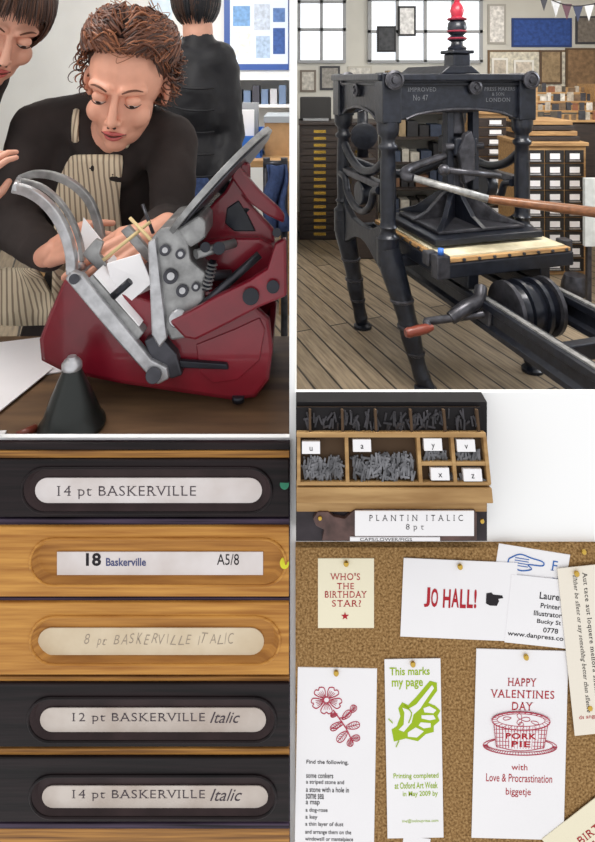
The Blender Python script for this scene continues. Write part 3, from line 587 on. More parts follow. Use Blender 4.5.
tube('bar_elbow',[q0,q0+Vector((-.02,.05,.0)),q0+Vector((.02,.10,.03)),(.34,.0,1.18)],[.022,.028,.024,.02],I2,hpx)
cyl('bar_catch',inv@W(446,170,2.82),inv@W(500,176,2.9),.016,I2,hpx); sphere('bar_knob',inv@W(444,170,2.82),.03,I2,hpx)

# ================= RIGHT ROOM FURNITURE =================
def cabinet(name,x0,x1,y0,y1,z0,z1,body,front,rows,cols,lab=True,hand=True):
    g=group(name); box('carcass',(x0,y0,z0),(x1,y1,z1),body,g,.006); box('top',(x0-.01,y0-.03,z1),(x1+.01,y1,z1+.03),body,g,.004)
    rh=(z1-z0-.06)/rows; cw=(x1-x0-.04)/cols
    for r in range(rows):
        for c in range(cols):
            a=x0+.02+c*cw; z=z0+.03+r*rh; box('drawer_%d_%d'%(r,c),(a+.006,y0-.015,z+.004),(a+cw-.006,y0,z+rh-.006),front,g)
            m_=a+cw/2
            if lab: box('label_%d_%d'%(r,c),(m_-min(.06,cw*.25),y0-.019,z+rh*.3),(m_+min(.06,cw*.25),y0-.015,z+rh*.72),M['paper'] if hand else M['brass'],g)
            if hand: box('pull_%d_%d'%(r,c),(m_-min(.07,cw*.28),y0-.028,z+rh*.14),(m_+min(.07,cw*.28),y0-.015,z+rh*.24),M['steel2'],g)
    return g
blk=mat('black_drawer_front',(34,32,32),.5)
X=lambda px,d: (px-CX)/F*d
cabinet('dark_type_cabinet',.02,X(340,5.6),5.6,6.1,0,1.15,M['dwood'],M['dwood'],16,1,True,False)
cabinet('dark_type_cabinet',X(341,5.6)+.03,X(378,5.6),5.6,6.1,0,1.15,M['dwood'],M['dwood'],16,1,True,False)
cabinet('type_case_cabinet',X(522,4.6),X(586,4.6),4.6,5.15,0,1.06,M['lightwood'],blk,9,3)
cabinet('long_drawer_cabinet',X(462,5.9),X(522,5.7),5.7,6.3,.0,1.25,M['lightwood'],M['dwood'],12,1)
cabinet('long_drawer_cabinet',X(590,4.6),X(680,4.6),4.0,4.5,.0,1.02,M['lightwood'],M['lightwood'],8,2)
g=group('display_rack')
a=2.36; b=X(615,5.4)
for i in range(4):
    z=1.18+i*.09; prism('shelf_%d'%i,[(a,5.56+i*.12,z),(b,5.56+i*.12,z),(b,5.68+i*.12,z+.06),(a,5.68+i*.12,z+.06)],(0,0,.012),M['lightwood'],g)
    for k in range(10):
        x=a+.02+k*(b-a)/10; h_=random.uniform(.05,.10); box('print_%d_%d'%(i,k),(x,5.58+i*.12,z+.01),(x+random.uniform(.04,.08),5.585+i*.12,z+.02+h_),mat('pr%d%d'%(i,k),random.choice([(170,160,146),(110,90,70),(60,60,65),(130,84,60),(200,196,188),(80,74,66)]),.8,var=.3,scale=30),g)
for x in(a,b): box('end_%.1f'%x,(x-.02,5.55,0),(x+.02,6.1,1.56),M['lightwood'],g)
box('base',(a,5.56,0),(b,6.1,1.16),M['dwood'],g)
g=group('stacked_type_cases')
for i in range(4): box('case_%d'%i,(X(526,4.65),4.65,1.092+i*.045),(X(580,4.65)-.02*i,5.1,1.13+i*.045),M['lightwood'] if i%2 else M['dwood'],g,.004)
g=group('storage_shelving')
sx0,sx1=X(384,6.5),X(458,6.5)
for i in range(6): box('shelf_%d'%i,(sx0,6.4,.05+i*.29),(sx1,6.76,.08+i*.29),M['dwood'],g)
for x in(sx0,sx1): box('side_%.1f'%x,(x-.02,6.4,0),(x+.02,6.76,1.56),M['dwood'],g)
for i in range(6):
    x=sx0+.04
    while x<sx1-.15:
        w_=random.uniform(.05,.16); h_=random.uniform(.10,.22); box('item_%d_%d'%(i,int(x*100)),(x,6.45,.08+i*.29),(x+w_,6.7,.08+i*.29+h_),mat('it%d%d'%(i,int(x*100)),random.choice([(70,66,62),(150,130,100),(110,80,60),(190,186,176),(60,70,90),(40,40,44)]),.7,var=.2,scale=20),g); x+=w_+.02
g=group('cleaning_canister'); lathe('body',[(.09,0),(.10,.01),(.10,.05),(.09,.10),(.075,.14),(.03,.15)],(X(575,4.2),4.2,.0),M['iron2'],g)
g=group('white_notice_stand'); box('board',(X(585,3.7),3.7,.50),(X(612,3.7),3.73,.95),mat('grey_notice',(200,204,204),.7,var=.1,scale=20),g); box('stand_leg',(X(590,3.7),3.73,0),(X(594,3.7),3.76,.9),I2,g); box('stand_foot',(X(587,3.7),3.66,0),(X(612,3.7),3.85,.02),I2,g)
g=group('window_2')
wp('pane',372,-30,482,62,6.8,.02,M['glass'],g)
for x in(368,396,424,452,480): wp('mullion_%d'%x,x,-30,x+3,62,6.78,.04,M['grey'],g)
for y in(-2,30,60): wp('transom_%d'%y,368,y,483,y+3,6.78,.04,M['grey'],g)
g=group('window_3')
wp('pane',297.5,-30,345,60,6.8,.02,M['glass'],g)
for x in(297.5,320,343): wp('mullion_%d'%x,x,-30,x+3,60,6.78,.04,M['grey'],g)
for y in(0,28,60): wp('transom_%d'%y,297.5,y,346,y+3,6.78,.04,M['grey'],g)
def poster(n,x0,y0,x1,y1,c,d=6.8,inner=None):
    g=group(n); wp('frame',x0,y0,x1,y1,d,.02,mat(n+'m',c,.7),g)
    if inner: wp('print',x0+2,y0+2,x1-2,y1-2,d-.021,.003,mat(n+'i',inner,.8,var=.3,scale=22,detail=8),g)
poster('framed_poster',377,26,396,52,(40,40,44),6.74,(70,72,76)); poster('framed_poster',398,6,416,36,(30,30,34),6.74,(235,235,235)); poster('notice_panel',488,4,506,44,(170,166,158),6.8,(225,222,218))
poster('blue_banner',512,18,572,47,(36,62,120),6.8,(48,78,146)); poster('wood_panel',488,50,600,104,(112,88,64),6.8,(206,200,184)); poster('notice_sheet',348,66,372,96,(190,186,176),6.8,(205,202,195))
poster('print_sheet',540,50,562,84,(90,70,54),6.77,(150,128,98)); poster('print_sheet',566,48,598,100,(96,74,52),6.77,(132,104,76)); poster('print_sheet',514,60,534,88,(230,228,222),6.77,(200,190,176)); poster('print_sheet',492,58,508,94,(230,228,222),6.77,(190,180,166))
poster('print_sheet',300,70,316,92,(120,110,100),6.8,(190,186,178)); poster('print_sheet',320,66,340,90,(60,60,66),6.8,(150,146,140)); poster('print_sheet',576,16,600,44,(60,60,66),6.8,(120,112,104))
g=group('black_photo_printer'); box('body',(X(300,6.1),5.88,1.18),(X(330,6.1),6.06,1.42),blk,g,.01); box('tray',(X(303,6.1),5.78,1.18),(X(327,6.1),5.88,1.20),M['grey'],g)
g=group('small_bench_press')
box('base',(X(352,5.0),5.0,0),(X(376,5.0),5.4,.9),M['dwood'],g,.01); lathe('wheel',[(.10,-.015),(.12,-.01),(.12,.01),(.10,.015)],(X(364,5.0),5.0,1.1),I,g,axis=(0,-1,0)); cyl('post',(X(364,5.0),5.1,.9),(X(364,5.0),5.1,1.35),.05,I,g)
g=group('wall_shelf'); wp('board',486,106,604,109,6.8,.25,M['lightwood'],g)
for i in range(22):
    x=488+i*4.9; h=random.uniform(4,9); wp('jar_%d'%i,x,106-h,x+3.8,106,6.72,.1,mat('j%d'%i,random.choice([(130,60,50),(205,200,190),(60,60,60),(70,90,120),(170,140,90),(120,90,66)]),.6),g)
g=group('roof_beam'); box('beam',(X(500,5.0),4.9,2.52),(X(640,5.0),5.0,2.62),M['dwood'],g) if False else box('beam',(.0,5.9,2.80),(4.1,6.0,2.9),M['dwood'],g)
g=group('string_of_bunting')
pts=[W(530,-14,4.2),W(552,0,4.2),W(575,6,4.2),W(605,2,4.2)]
tube('cord',pts,.004,M['inkd'],g)
for i,(x,y) in enumerate([(544,-5),(556,1),(567,4),(578,6),(589,5),(599,3)]):
    prism('flag_%d'%i,[W(x-5,y,4.2),W(x+5,y,4.2),W(x,y+16,4.2)],(0,.003,0),mat('fl%d'%i,[(60,60,66),(190,190,192),(90,60,70),(50,56,80),(200,200,200),(60,60,66)][i],.8),g)

# ================= TYPE CASE (lower middle) =================
tc=group('type_case_drawer')
cw=mat('case_wood',(190,154,104),.5,c2=(148,112,68),scale=8,stretch=(1,10,10),spec=.3)
dark=mat('case_dark',(30,28,30),.7,spec=.2)
A=W(296,500,.735)
tilt=math.radians(70)
pbox('body',296,402,487,541,.775,.8,dark,tc)
inc=group('tray',(0,A.y,A.z),(tilt,0,0),tc)
k=.745/F; ux=lambda px:(px-CX)*k
def pyl(py):
    m_=(py-HY)/F; return (CH-A.z-m_*A.y)/(math.sin(tilt)+m_*math.cos(tilt))
def sb(n,x0,y0,x1,y1,z0,z1,m,bv=0): return box(n,(ux(x0),pyl(y0),z0),(ux(x1),pyl(y1),z1),m,inc,bv)
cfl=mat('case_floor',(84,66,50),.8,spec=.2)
sb('floor_board',296.5,407,487,498,-.006,0,cfl)
sb('front_rail',296.5,484,487,499,0,.016,cw,.001)
sb('mid_rail',296.5,430,487,435,0,.014,cw,.001)
sb('row_rail_r',420,459,487,463,0,.012,cw,.0005)
sb('lower_rail',296.5,479,487,482.5,0,.013,cw,.001)
for i,x in enumerate((297,345,417,451,484)): sb('divider_%d'%i,x,434,x+3.5,481,0,.013,cw,.0005)
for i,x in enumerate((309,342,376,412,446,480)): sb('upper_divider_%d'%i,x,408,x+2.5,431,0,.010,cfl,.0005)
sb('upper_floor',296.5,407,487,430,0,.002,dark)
for i,(x,y) in enumerate([(311,445),(362,443),(433,442),(466,443),(438,471),(470,472)]):
    sb('label_%d'%i,x-9,y-6,x+9,y+6,.004,.0135,M['paper'])
    zz=.0138; q=textmesh('uayvxz'[i]); 
    xs=[v.co.x for v in q.vertices]; 
    for v in q.vertices: v.co=(ux(x)+(v.co.x-sum((min(xs),max(xs)))/2)*.010,pyl(y+3)+v.co.y*.010,zz)
    q.materials.clear(); obj('letter_%d'%i,q,M['inkd'],inc)
def heap(n,x0,y0,x1,y1,N,zt):
    bm=bmesh.new()
    for i in range(N):
        px=random.uniform(x0+4,x1-4); py=random.uniform(y0+3,y1-2); z=random.uniform(.002,zt); a=random.choice((random.gauss(1.5,.25),random.gauss(1.5,.25),random.uniform(0,3.1)))
        mt=Matrix.Translation((ux(px),pyl(py),z))@Matrix.Rotation(a,4,'Z')@Matrix.Rotation(random.uniform(-.3,.3),4,'Y')@Matrix.Diagonal((.012,.0024,.0028,1))
        bmesh.ops.create_cube(bm,size=1,matrix=mt)
    me=bpy.data.meshes.new(n); bm.to_mesh(me); bm.free(); obj(n,me,M['lead'],inc)
heap('type_heap_1',300,456,345,478,110,.007); heap('type_heap_2',349,452,417,478,220,.009); heap('type_heap_3',421,450,451,459,30,.006); heap('type_heap_4',455,450,484,459,30,.006)
heap('type_heap_5',421,475,484,479,26,.006)
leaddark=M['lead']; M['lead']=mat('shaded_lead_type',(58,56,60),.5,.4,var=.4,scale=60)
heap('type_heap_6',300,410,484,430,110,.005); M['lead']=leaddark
pbox('front_panel',296.5,499,487,512,.730,.79,cw,tc,.001)
pbox('front_panel_dark',296.5,511,487,541,.734,.79,mat('dark_front',(52,46,50),.5,var=.3,scale=30,spec=.2),tc,.001)
plate('label_holder',[(322,541),(324,530),(316,526),(313,519),(318,512),(328,512),(334,517),(345,519),(352,512),(356,510),(474,510),(477,514),(477,541)],.728,.006,mat('holder_metal',(88,66,62),.4,.4,var=.4,scale=60),tc,.001)
pbox('label',355,511,474,536,.7265,.728,M['paper'],tc)
pbox('label_lower_strip',350,537.5,440,541,.7265,.728,M['paper'],tc)
cvw=lambda d:(lambda a,b:(W(a,b,d).x,W(a,b,d).z))
text('label_text','P L A N T I N   I T A L I C',(369,515,463,521),M['inkd'],tc,cvw(.7262),.7262,off=-.01,ser=True); text('label_text_2','8 p t',(406,524,424,531.5),M['inkd'],tc,cvw(.7262),.7262,off=-.01,ser=True)
text('label_text_3','CAPS/LOWER/FIGS',(360,538,412,541),M['inkd'],tc,cvw(.7262),.7262)
for x,y in((320,518),(482,521)): sphere('screw_%d'%x,W(x,y,.728),.003,M['brass'],tc,8)

# ================= DRAWER CABINET (lower left) =================
dc=group('type_drawer_cabinet')
ow=mat('orange_drawer_wood',(204,148,72),.5,c2=(160,104,42),scale=7,stretch=(1,1,22),spec=.25,bump=.1,detail=8)
ow2=mat('orange_wood_edge',(190,136,68),.5,c2=(98,62,32),scale=5,stretch=(1,1,40),spec=.25)
bw=mat('black_drawer_wood',(34,24,26),.45,c2=(12,8,10),scale=6,stretch=(1,1,26),spec=.18,bump=.1,detail=8)
bwi=mat('black_recess',(50,37,38),.5,var=.3,scale=20,spec=.2)
owi=mat('orange_recess',(190,134,64),.5,c2=(148,96,40),scale=8,stretch=(1,1,20),spec=.25)
gap=mat('gap_dark_painted_sheen',(20,15,20),.6,c2=(80,66,86),scale=5,stretch=(1,1,60),spec=.2)  # dark drawer gaps, their purple sheen mixed into the colour
dF=.782
pbox('carcass',0-6,443,290,905,.793,.8,gap,dc)
pbox('top_edge',-6,443,290,450,.786,.793,bw,dc,.001)
def stad(x0,y0,x1,y1,d,n=12):
    r=(y1-y0)/2; cy=(y0+y1)/2; P=[]
    for k in range(n+1): a=-math.pi/2+math.pi*k/n; P.append((x1-r+r*math.cos(a),cy+r*math.sin(a)))
    for k in range(n+1): a=math.pi/2+math.pi*k/n; P.append((x0+r+r*math.cos(a),cy+r*math.sin(a)))
    return [W(x,y,d) for x,y in P]
def drawer(i,y0,y1,rx0,ry0,rx1,ry1,face,inner,lab,labm):
    g=group('drawer_%d'%i,parent=dc)
    f=pbox('front',-6,y0,289,y1,dF,.793,face,g)
    A_=stad(rx0,ry0,rx1,ry1,dF-.001)
    B_=stad(rx0+6,ry0+4,rx1-6,ry1-5,dF)
    B_=[p+Vector((0,.0075,0)) for p in B_]
    n=len(A_); me=mesh('cut',A_+B_,[tuple(range(n)),tuple(range(2*n-1,n-1,-1))]+[(a,a+n,(a+1)%n+n,(a+1)%n) for a in range(n)])
    bm=bmesh.new(); bm.from_mesh(me); bmesh.ops.recalc_face_normals(bm,faces=bm.faces); bm.to_mesh(me); bm.free()
    c=bpy.data.objects.new('cut',me); COL.objects.link(c); me.materials.append(inner)
    mo=f.modifiers.new('bo','BOOLEAN'); mo.object=c; mo.operation='DIFFERENCE'; mo.solver='EXACT'; mo.material_mode='TRANSFER'
    dg=bpy.context.evaluated_depsgraph_get(); dg.update(); m2=bpy.data.meshes.new_from_object(f.evaluated_get(dg)); f.modifiers.clear(); f.data=m2; bpy.data.objects.remove(c)
    b=f.modifiers.new('b','BEVEL'); b.width=.0012; b.segments=2; b.limit_method='ANGLE'; b.angle_limit=math.radians(35)
    R=stad(rx0,ry0,rx1,ry1,dF-.0005); tube('moulding',R+[R[0]],.0018,face,g,1)
    L=dF+.006
    P=stad(*lab[:4],L) if lab[4] else [W(lab[0],lab[1],L),W(lab[2],lab[1],L),W(lab[2],lab[3],L),W(lab[0],lab[3],L)]
    prism('label',P,(0,.001,0),labm,g)
    return g
lw=mat('label_white',(230,224,224),.6,c2=(210,200,196),scale=14,spec=.2); lb=mat('label_beige',(222,206,180),.7,c2=(202,182,152),scale=16,spec=.2); lg=mat('label_grey',(212,202,194),.7,c2=(186,172,162),scale=16,spec=.2)
sft=mat('soft_print_ink',(78,70,76),.7,spec=.1)
g=drawer(1,460,517,22,468,272,513,bw,bwi,(35,478,262,503,1),lw)
text('text','14 pt BASKERVILLE',(57,486,196,499),sft,g,cvw(dF+.0058),dF+.0057,off=-.008,ser=True)
cv1=cvw(dF+.0058); ty=dF+.0057
g=drawer(2,527,597,30,539,286,586,ow,owi,(57,552,263,575,0),lw)
text('text_a','18',(86,553,101,566),M['inkd'],g,cv1,ty,off=.03); text('text_b','Baskerville',(106,558,146,566),mat('navy_ink',(70,76,120),.7),g,cv1,ty,off=.02); text('text_c','A5/8',(217,554,239,565),M['inkd'],g,cv1,ty)
g=drawer(3,603,675,30,617,280,665,ow,owi,(38,628,264,655,1),lb)
xx=84; rr=random.Random(9)
for ch in '8 pt BASKERVILLE ITALIC':
    if ch==' ': xx+=5; continue
    w_=4.5 if ch in'pt' else 6.2
    if ch=='I': w_=2.2
    dy=rr.uniform(-1.2,1.2); h_=rr.uniform(9,11.5)
    text('script_%d'%int(xx),ch,(xx,644-h_+dy+(3 if ch in 'pt' else 0),xx+w_,644+dy+(3 if ch=='p' else 0)),M['inkgrey'],g,cv1,ty,shear=.35,off=-.015,rot=rr.uniform(-.1,.1)); xx+=w_+1.4
g=drawer(4,684,747,28,698,276,742,bw,bwi,(40,708,266,732,1),lg)
text('text','12 pt BASKERVILLE',(72,713,205,724),sft,g,cv1,ty,off=-.008,ser=True); text('text_i','Italic',(210,712,240,723),sft,g,cv1,ty,shear=.4)
g=drawer(5,758,822,30,776,276,818,bw,bwi,(42,786,268,808,1),lg)
text('text','14 pt BASKERVILLE',(72,790,205,801),sft,g,cv1,ty,off=-.008,ser=True); text('text_i','Italic',(210,789,242,801),sft,g,cv1,ty,shear=.4)
for n,(a,b,m_) in enumerate([(451,458,ow2),(519,525,gap),(598,602,gap),(677,682,ow2),(749,756,ow2),(824,829,gap),(829,905,ow2)]): pbox('shelf_edge_and_gap_%d'%n,-6,a,289.5,b,.786,.793,m_,dc,.0008)  # wood shelf edges, plus dark gap strips with the sheen painted in
def disc(n,x,y,r,c): cyl(n,W(x,y,dF-.0008),W(x,y,dF+.001),r*dF/F,mat(n,c,.5),dc,seg=28)
disc('green_dot',284.5,484,4.6,(40,130,100)); disc('yellow_dot',284.5,563,4.6,(225,225,40))

# ================= CORK BOARD (lower right) =================
cb=group('cork_board'); pbox('cork',295.5,547.5,603,905,.790,.8,M['cork'],cb)
DC=.7892
def card(name,x0,y0,x1,y1,rot,m,z=0):
    cx,cy=(x0+x1)/2,(y0+y1)/2; d=DC-z*.0012; c=W(cx,cy,d); g=group(name,c,(0,math.radians(rot),0)); kk=d/F
    cv=lambda a,b:((a-cx)*kk,-(b-cy)*kk)
    a=cv(x0,y0); b=cv(x1,y1); box('sheet',(a[0],0,a[1]),(b[0],.0008,b[1]),m,g)
    return g,cv
def T(g,cv,s,bx,m,shear=0,off=0,rot=0,n='text',ser=False,y=-.0003): return text(n,s,bx,m,g,cv,y,shear,off,rot,ser)
def line(g,cv,pts,r,m,n='line',sm=4,closed=False,y=-.0003):
    P=[(cv(a,b)[0],y,cv(a,b)[1]) for a,b in pts]
    if closed: P.append(P[0])
    tube(n,P,r,m,g,sm,1)
def poly(g,cv,pts,m,n='shape',y=-.0004):
    prism(n,[(cv(a,b)[0],y,cv(a,b)[1]) for a,b in pts],(0,.0003,0),m,g)
def pin(g,cv,x,y): 
    a=cv(x,y); sphere('pin',(a[0],-.003,a[1]),(.0038,.003,.0038),M['brass'],g,10)
g,cv=card('birthday_star_card',318,558.5,374,628,0,M['cream'])
for s,b in(("WHO'S",(330,573,360,580)),("THE",(337,583,354,589)),("BIRTHDAY",(325,591,367,597.5)),("STAR?",(332,600,361,606.5))): T(g,cv,s,b,M['inkr'],ser=True)
poly(g,cv,[(345+4*(1 if k%2==0 else .42)*math.sin(k*math.pi/5),616-4*(1 if k%2==0 else .42)*math.cos(k*math.pi/5)) for k in range(10)],M['inkr'])
pin(g,cv,346,562)
g,cv=card('jo_hall_card',402,560.5,516,639,2.5,M['paper'],1)
jx=424
for ch,w_ in (('J',7),('O',8),(' ',4),('H',8.5),('A',8.5),('L',7),('L',7),('!',3.5)):
    if ch!=' ': T(g,cv,ch,(jx,589+random.uniform(-.6,.6),jx+w_-1,608+random.uniform(-.6,.6)),M['inkr'],off=.028)
    jx+=w_
poly(g,cv,[(486,592),(491,591),(493,593),(502,593.5),(503,596),(498,597),(499,599),(497,604),(490,604),(486,602)],M['inkd']); pin(g,cv,458,565)
g,cv=card('blue_hand_card',494,549,566,608,9,M['paper'],0)
line(g,cv,[(506,562),(516,556),(528,558),(540,560),(540,564),(526,565),(530,569),(520,572),(512,570),(506,568)],.0008,M['inkb'],closed=True)
for k in range(4): line(g,cv,[(512,560+k*2.5),(526,560+k*2.5)],.0005,M['inkb'],sm=1)
T(g,cv,'F',(549,557,555,567),M['inkb'],ser=True); T(g,cv,'y',(552,574,559,586),M['inkb'],ser=True)
g,cv=card('business_card',508,578,576,646,6,M['paper'],1.5)
for s,b in(('Lauren',(538,592,562,599)),('Printer',(540,603,560,608)),('Illustrator',(534,611,562,616)),('Bucky St',(538,619,562,624.5)),('0778',(545,627,560,632)),('www.danpress.co',(510,634,566,640))): T(g,cv,s,b,M['inkd'],off=.01)
g,cv=card('aunt_quote_card',566,566,612,734,-6,mat('ivory_card',(236,228,214),.8,spec=.1),3)
def vt(s,cx,y0,y1,w,sh=0):
    L=(y1-y0)/2; cy=(y0+y1)/2; T(g,cv,s,(cx-L,cy-w/2,cx+L,cy+w/2),M['inkd'],sh,0,math.radians(90),ser=True)
vt('Aut tace aut loquere meliora silentio',592,572,700,6); vt('Either be silent or say something better than silence',582,574,712,5.5,.3)
T(g,cv,'ds angp',(572,714,590,719),M['inkr']); pin(g,cv,584,571)
g,cv=card('flower_card',295.8,668,375,905,1.0,M['paper'])
R=M['inkp']
def petal(cx,cy,a,L,w):
    ca,sa=math.cos(a),math.sin(a); P=[]
    for i in range(12):
        t=2*math.pi*i/12; x=L/2+L/2*math.cos(t); y=w/2*math.sin(t)*(1+.3*math.cos(t)); P.append((cx+x*ca-y*sa,cy+x*sa+y*ca))
    return P
def ring(cx,cy,r,k=14): return [(cx+r*math.cos(2*math.pi*i/k),cy+r*math.sin(2*math.pi*i/k)) for i in range(k)]
FX,FY=325,700
for k in range(5): 
    a=k*2*math.pi/5+.3; Pt=[]
    for (rr_,aa) in((3,-.25),(9,-.5),(14,-.42),(15.5,-.15),(13.5,0),(15.5,.15),(14,.42),(9,.5),(3,.25)): Pt.append((FX+rr_*math.cos(a+aa),FY+.9*rr_*math.sin(a+aa)))
    line(g,cv,Pt,.0006,R,sm=4)
    for j in(-.3,-.12,.06,.24): line(g,cv,[(FX+4*math.cos(a+j),FY+4*math.sin(a+j)),(FX+11*math.cos(a+j),FY+10*math.sin(a+j))],.0003,R,sm=1)
line(g,cv,ring(FX,FY,3),.0007,R,closed=True,sm=2)
for k in range(9): a=k*.7; line(g,cv,[(FX+3*math.cos(a),FY+3*math.sin(a)),(FX+5*math.cos(a),FY+5*math.sin(a))],.0005,R,sm=1)
line(g,cv,[(332,710),(338,718),(345,728),(352,742)],.0008,R); line(g,cv,[(338,718),(345,716),(350,710)],.0006,R); line(g,cv,[(342,724),(336,728),(330,728)],.0006,R)
for (x,y,a,L,w) in[(340,722,2.5,13,6),(346,731,2.3,14,7),(345,727,-.25,14,7),(350,738,-.1,9,6),(350,738,1.7,8,6),(341,719,-.8,12,6),(350,712,-1.1,8,6),(336,714,2.9,7,4)]:
    line(g,cv,petal(x,y,a,L,w),.0005,R,closed=True,sm=3); line(g,cv,[(x,y),(x+L*math.cos(a),y+L*math.sin(a))],.0004,R,sm=1)
    for j in range(1,5):
        t=j/6*L
        for s_ in(-1,1): line(g,cv,[(x+t*math.cos(a),y+t*math.sin(a)),(x+(t+2)*math.cos(a)+s_*w*.33*math.sin(a),y+(t+2)*math.sin(a)-s_*w*.33*math.cos(a))],.0003,R,sm=1)
for s,y,w in [('Find the following,',760,42),('some conkers',773,27),('a striped stone and',780,38),('a stone with a hole in',787,43),('some sea',794,18),('a map',801,14),('a dog-rose',808,22),('a key',815,12),('a thin layer of dust',822,38),('and arrange them on the',830,46)]:
    T(g,cv,s,(306,y,306+w,y+5.2),M['inkd'],off=.01)
T(g,cv,'windowsill or mantelpiece',(306,837,354,842),M['inkd'],off=.01)
pin(g,cv,334,671)
g,cv=card('green_bookmark',386,659,442,838,-1.0,M['paper'],1)
G=M['inkg']
T(g,cv,'This marks',(391,667,431,675),G,off=.015); T(g,cv,'my page',(393,680,424,689),G,off=.015)
hpts=[(392,729),(397,726),(401,716),(399,708),(403,702),(409,705),(417,697),(431,681),(438,683),(438,691),(429,703),(436,706),(441,711),(438,716),(440,721),(434,726),(434,732),(426,734),(418,741),(406,738),(394,741)]
poly(g,cv,hpts,G,'hand_shape')
wpaper=M['paper']
for P_ in([(399,729),(404,724),(405,712),(403,707),(408,709),(417,704),(433,685),(435,688),(425,702),(421,708),(414,714),(412,722),(404,731)],
          [(424,708),(430,706),(437,710),(434,713),(425,712)],[(422,715),(434,715),(436,719),(430,720),(422,718)],[(421,722),(431,723),(431,727),(424,728),(419,725)],[(408,732),(416,727),(424,731),(417,737),(408,736)]): poly(g,cv,P_,wpaper,'hand_highlight',-.0007)
line(g,cv,[(405,705),(412,712),(409,722)],.0008,G,y=-.0009)
for a_,b_ in(((399,740),(396,746)),((393,722),(389,718))): line(g,cv,[a_,b_],.0006,G,sm=1,y=-.0009)
for k_,(s,a,b) in enumerate([('Printing completed',393,438),('at Oxford Art Week',394,437),('in May 2009 by',402,437)]): T(g,cv,s,(a,773+k_*9,b,779.5+k_*9),G,off=.01)
T(g,cv,'me@isoloupress.com',(401,819,437,823),M['inkg']); pin(g,cv,414,662)
g,cv=card('valentines_card',474,650,566,839,1.5,M['paper'],1)
for s,b in(('HAPPY',(506,678,535,686)),('VALENTINES',(489,690,553,698)),('DAY',(511,702,532,710))): T(g,cv,s,b,M['inkr'],off=.004,ser=True)
def el(cx,cy,rx,ry,n=28,a0=0,a1=2*math.pi): return [(cx+rx*math.cos(a0+(a1-a0)*i/n),cy+ry*math.sin(a0+(a1-a0)*i/n)) for i in range(n+(0 if a1-a0>6.2 else 1))]
line(g,cv,el(520,746,37,9),.0005,R,closed=True,sm=1); line(g,cv,el(520,745,33,7),.0004,R,closed=True,sm=1)
for k_ in range(40):
    a=k_*math.pi/39; line(g,cv,[(520+33*math.cos(a),745+7*math.sin(a)),(520+36.5*math.cos(a),746+8.6*math.sin(a))],.0003,R,sm=1)
body=[(493,722),(496,746)]+[(496+48*k_/8,746+4*math.sin(math.pi*k_/8)) for k_ in range(1,8)]+[(544,746),(547,722)]
poly(g,cv,body,wpaper,'pie_side',-.0009); line(g,cv,body,.0005,R,sm=1,y=-.001)
for k_ in range(17):
    x=495.5+k_*3.05; line(g,cv,[(x,725),(x+(520-x)*.06,747.5)],.0005,R,sm=1,y=-.001)
for k_ in range(5): line(g,cv,[(494.5+k_*.3,729+k_*4),(545.5-k_*.3,729+k_*4)],.0003,R,sm=1,y=-.001)
poly(g,cv,el(520,720,29,9),wpaper,'pie_lid',-.0013); line(g,cv,el(520,720,29,9),.0007,R,closed=True,sm=1,y=-.0014); line(g,cv,el(520,719,24,6.3),.0004,R,closed=True,sm=1,y=-.0014)
for k_ in range(26):
    a=k_*2*math.pi/26; line(g,cv,[(520+24*math.cos(a),719+6.3*math.sin(a)),(520+28.5*math.cos(a+.08),720+8.8*math.sin(a+.08))],.0003,R,sm=1,y=-.0014)
for (x,y,a,L,w) in[(520,718,0,9,4),(520,718,2.1,6,4),(520,718,-2.1,6,4),(510,717,3.0,8,3),(530,720,.3,8,3),(520,721,1.5,4,5)]: line(g,cv,petal(x,y,a,L,w),.0004,R,closed=True,sm=2,y=-.0015)
poly(g,cv,[(503,731),(538,731),(538,738),(532,739),(532,747),(509,747),(509,739),(503,738)],wpaper,'banner',-.0013)
T(g,cv,'PORK',(505,732,536,738),M['inkr'],off=.03,y=-.0015,ser=True); T(g,cv,'PIE',(511,740,530,746),M['inkr'],off=.03,y=-.0015,ser=True)
for s,b in(('with',(512,764,528,770)),('Love & Procrastination',(487,774,553,782)),('biggetje',(507,788,532,797))): T(g,cv,s,b,M['inkr'])
pin(g,cv,523,655)
g,cv=card('birthday_star_card',556,806,640,880,-38,M['cream'],2)
T(g,cv,'BIRTH',(584,826,618,834),M['inkr'],ser=True); T(g,cv,'STAR',(580,838,606,846),M['inkr'],ser=True)
poly(g,cv,[(572+4*(1 if k%2==0 else .42)*math.sin(k*math.pi/5),852-4*(1 if k%2==0 else .42)*math.cos(k*math.pi/5)) for k in range(10)],M['inkr'])
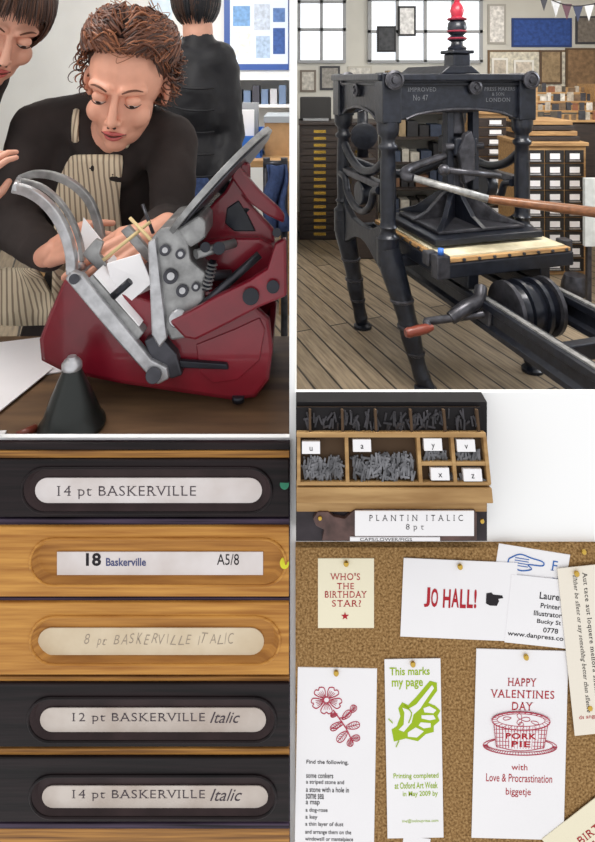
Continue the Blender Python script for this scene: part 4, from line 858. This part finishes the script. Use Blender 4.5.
g,cv=card('small_card',399,837,426,905,8,M['paper'],.5)
for i,(x,y) in enumerate([(584,552),(590,708)]):
    g=group('drawing_pin'); sphere('pin_head',W(x,y,.786),(.0036,.003,.0036),M['brass'],g,10); cyl('pin_shaft',W(x,y,.786),W(x,y,.786)+Vector((0,.006,0)),.0006,M['brass'],g)

# ================= LIGHT & CAMERA =================
w=bpy.data.worlds.new('World'); sc.world=w; w.use_nodes=True; w.node_tree.nodes['Background'].inputs[0].default_value=(1,1,1,1); w.node_tree.nodes['Background'].inputs[1].default_value=1.03
def area(n,loc,tgt,sx,sy,e,c=(1,1,1)):
    l=bpy.data.lights.new(n,'AREA'); l.shape='RECTANGLE'; l.size=sx; l.size_y=sy; l.energy=e; l.color=c
    o=bpy.data.objects.new(n,l); COL.objects.link(o); o.location=loc; o.rotation_euler=(Vector(tgt)-Vector(loc)).to_track_quat('-Z','Y').to_euler()
area('fill_light_workshop',(.9,2.0,2.8),(1.0,3.4,.2),1.2,.7,80,(1,.96,.89))  # added overhead fill for the hand press, no fixture modelled
area('fill_light_rear_workshop',(2.2,4.6,2.8),(2.2,5.2,.5),1.6,.8,34,(1,.95,.87))  # unseen fill, added to brighten the rear cabinets
area('cool_side_fill_light',(3.4,3.4,2.2),(1.0,3.4,.6),1.0,.9,38,(.92,.96,1))  # added cool fill from the right, no window on that side
area('fill_light_studio',(-.95,1.0,2.5),(-.35,1.15,1.3),.7,.5,13,(1,.97,.93))  # added fill above the table press and the women
area('fill_light_rear',(-1.0,3.2,2.75),(-.5,4.2,1.0),1.0,.6,46,(1,.99,.97))  # extra fill added for the back of the left room
cam=bpy.data.cameras.new('camera'); co=bpy.data.objects.new('camera',cam); COL.objects.link(co); co.location=(0,0,CH); co.rotation_euler=(math.pi/2,0,0)
cam.sensor_fit='HORIZONTAL'; cam.sensor_width=36; cam.lens=36*F/595; cam.shift_y=-(421-HY)/595; cam.clip_start=.01
sc.camera=co
sc.view_settings.view_transform='Standard'; sc.view_settings.look='None'
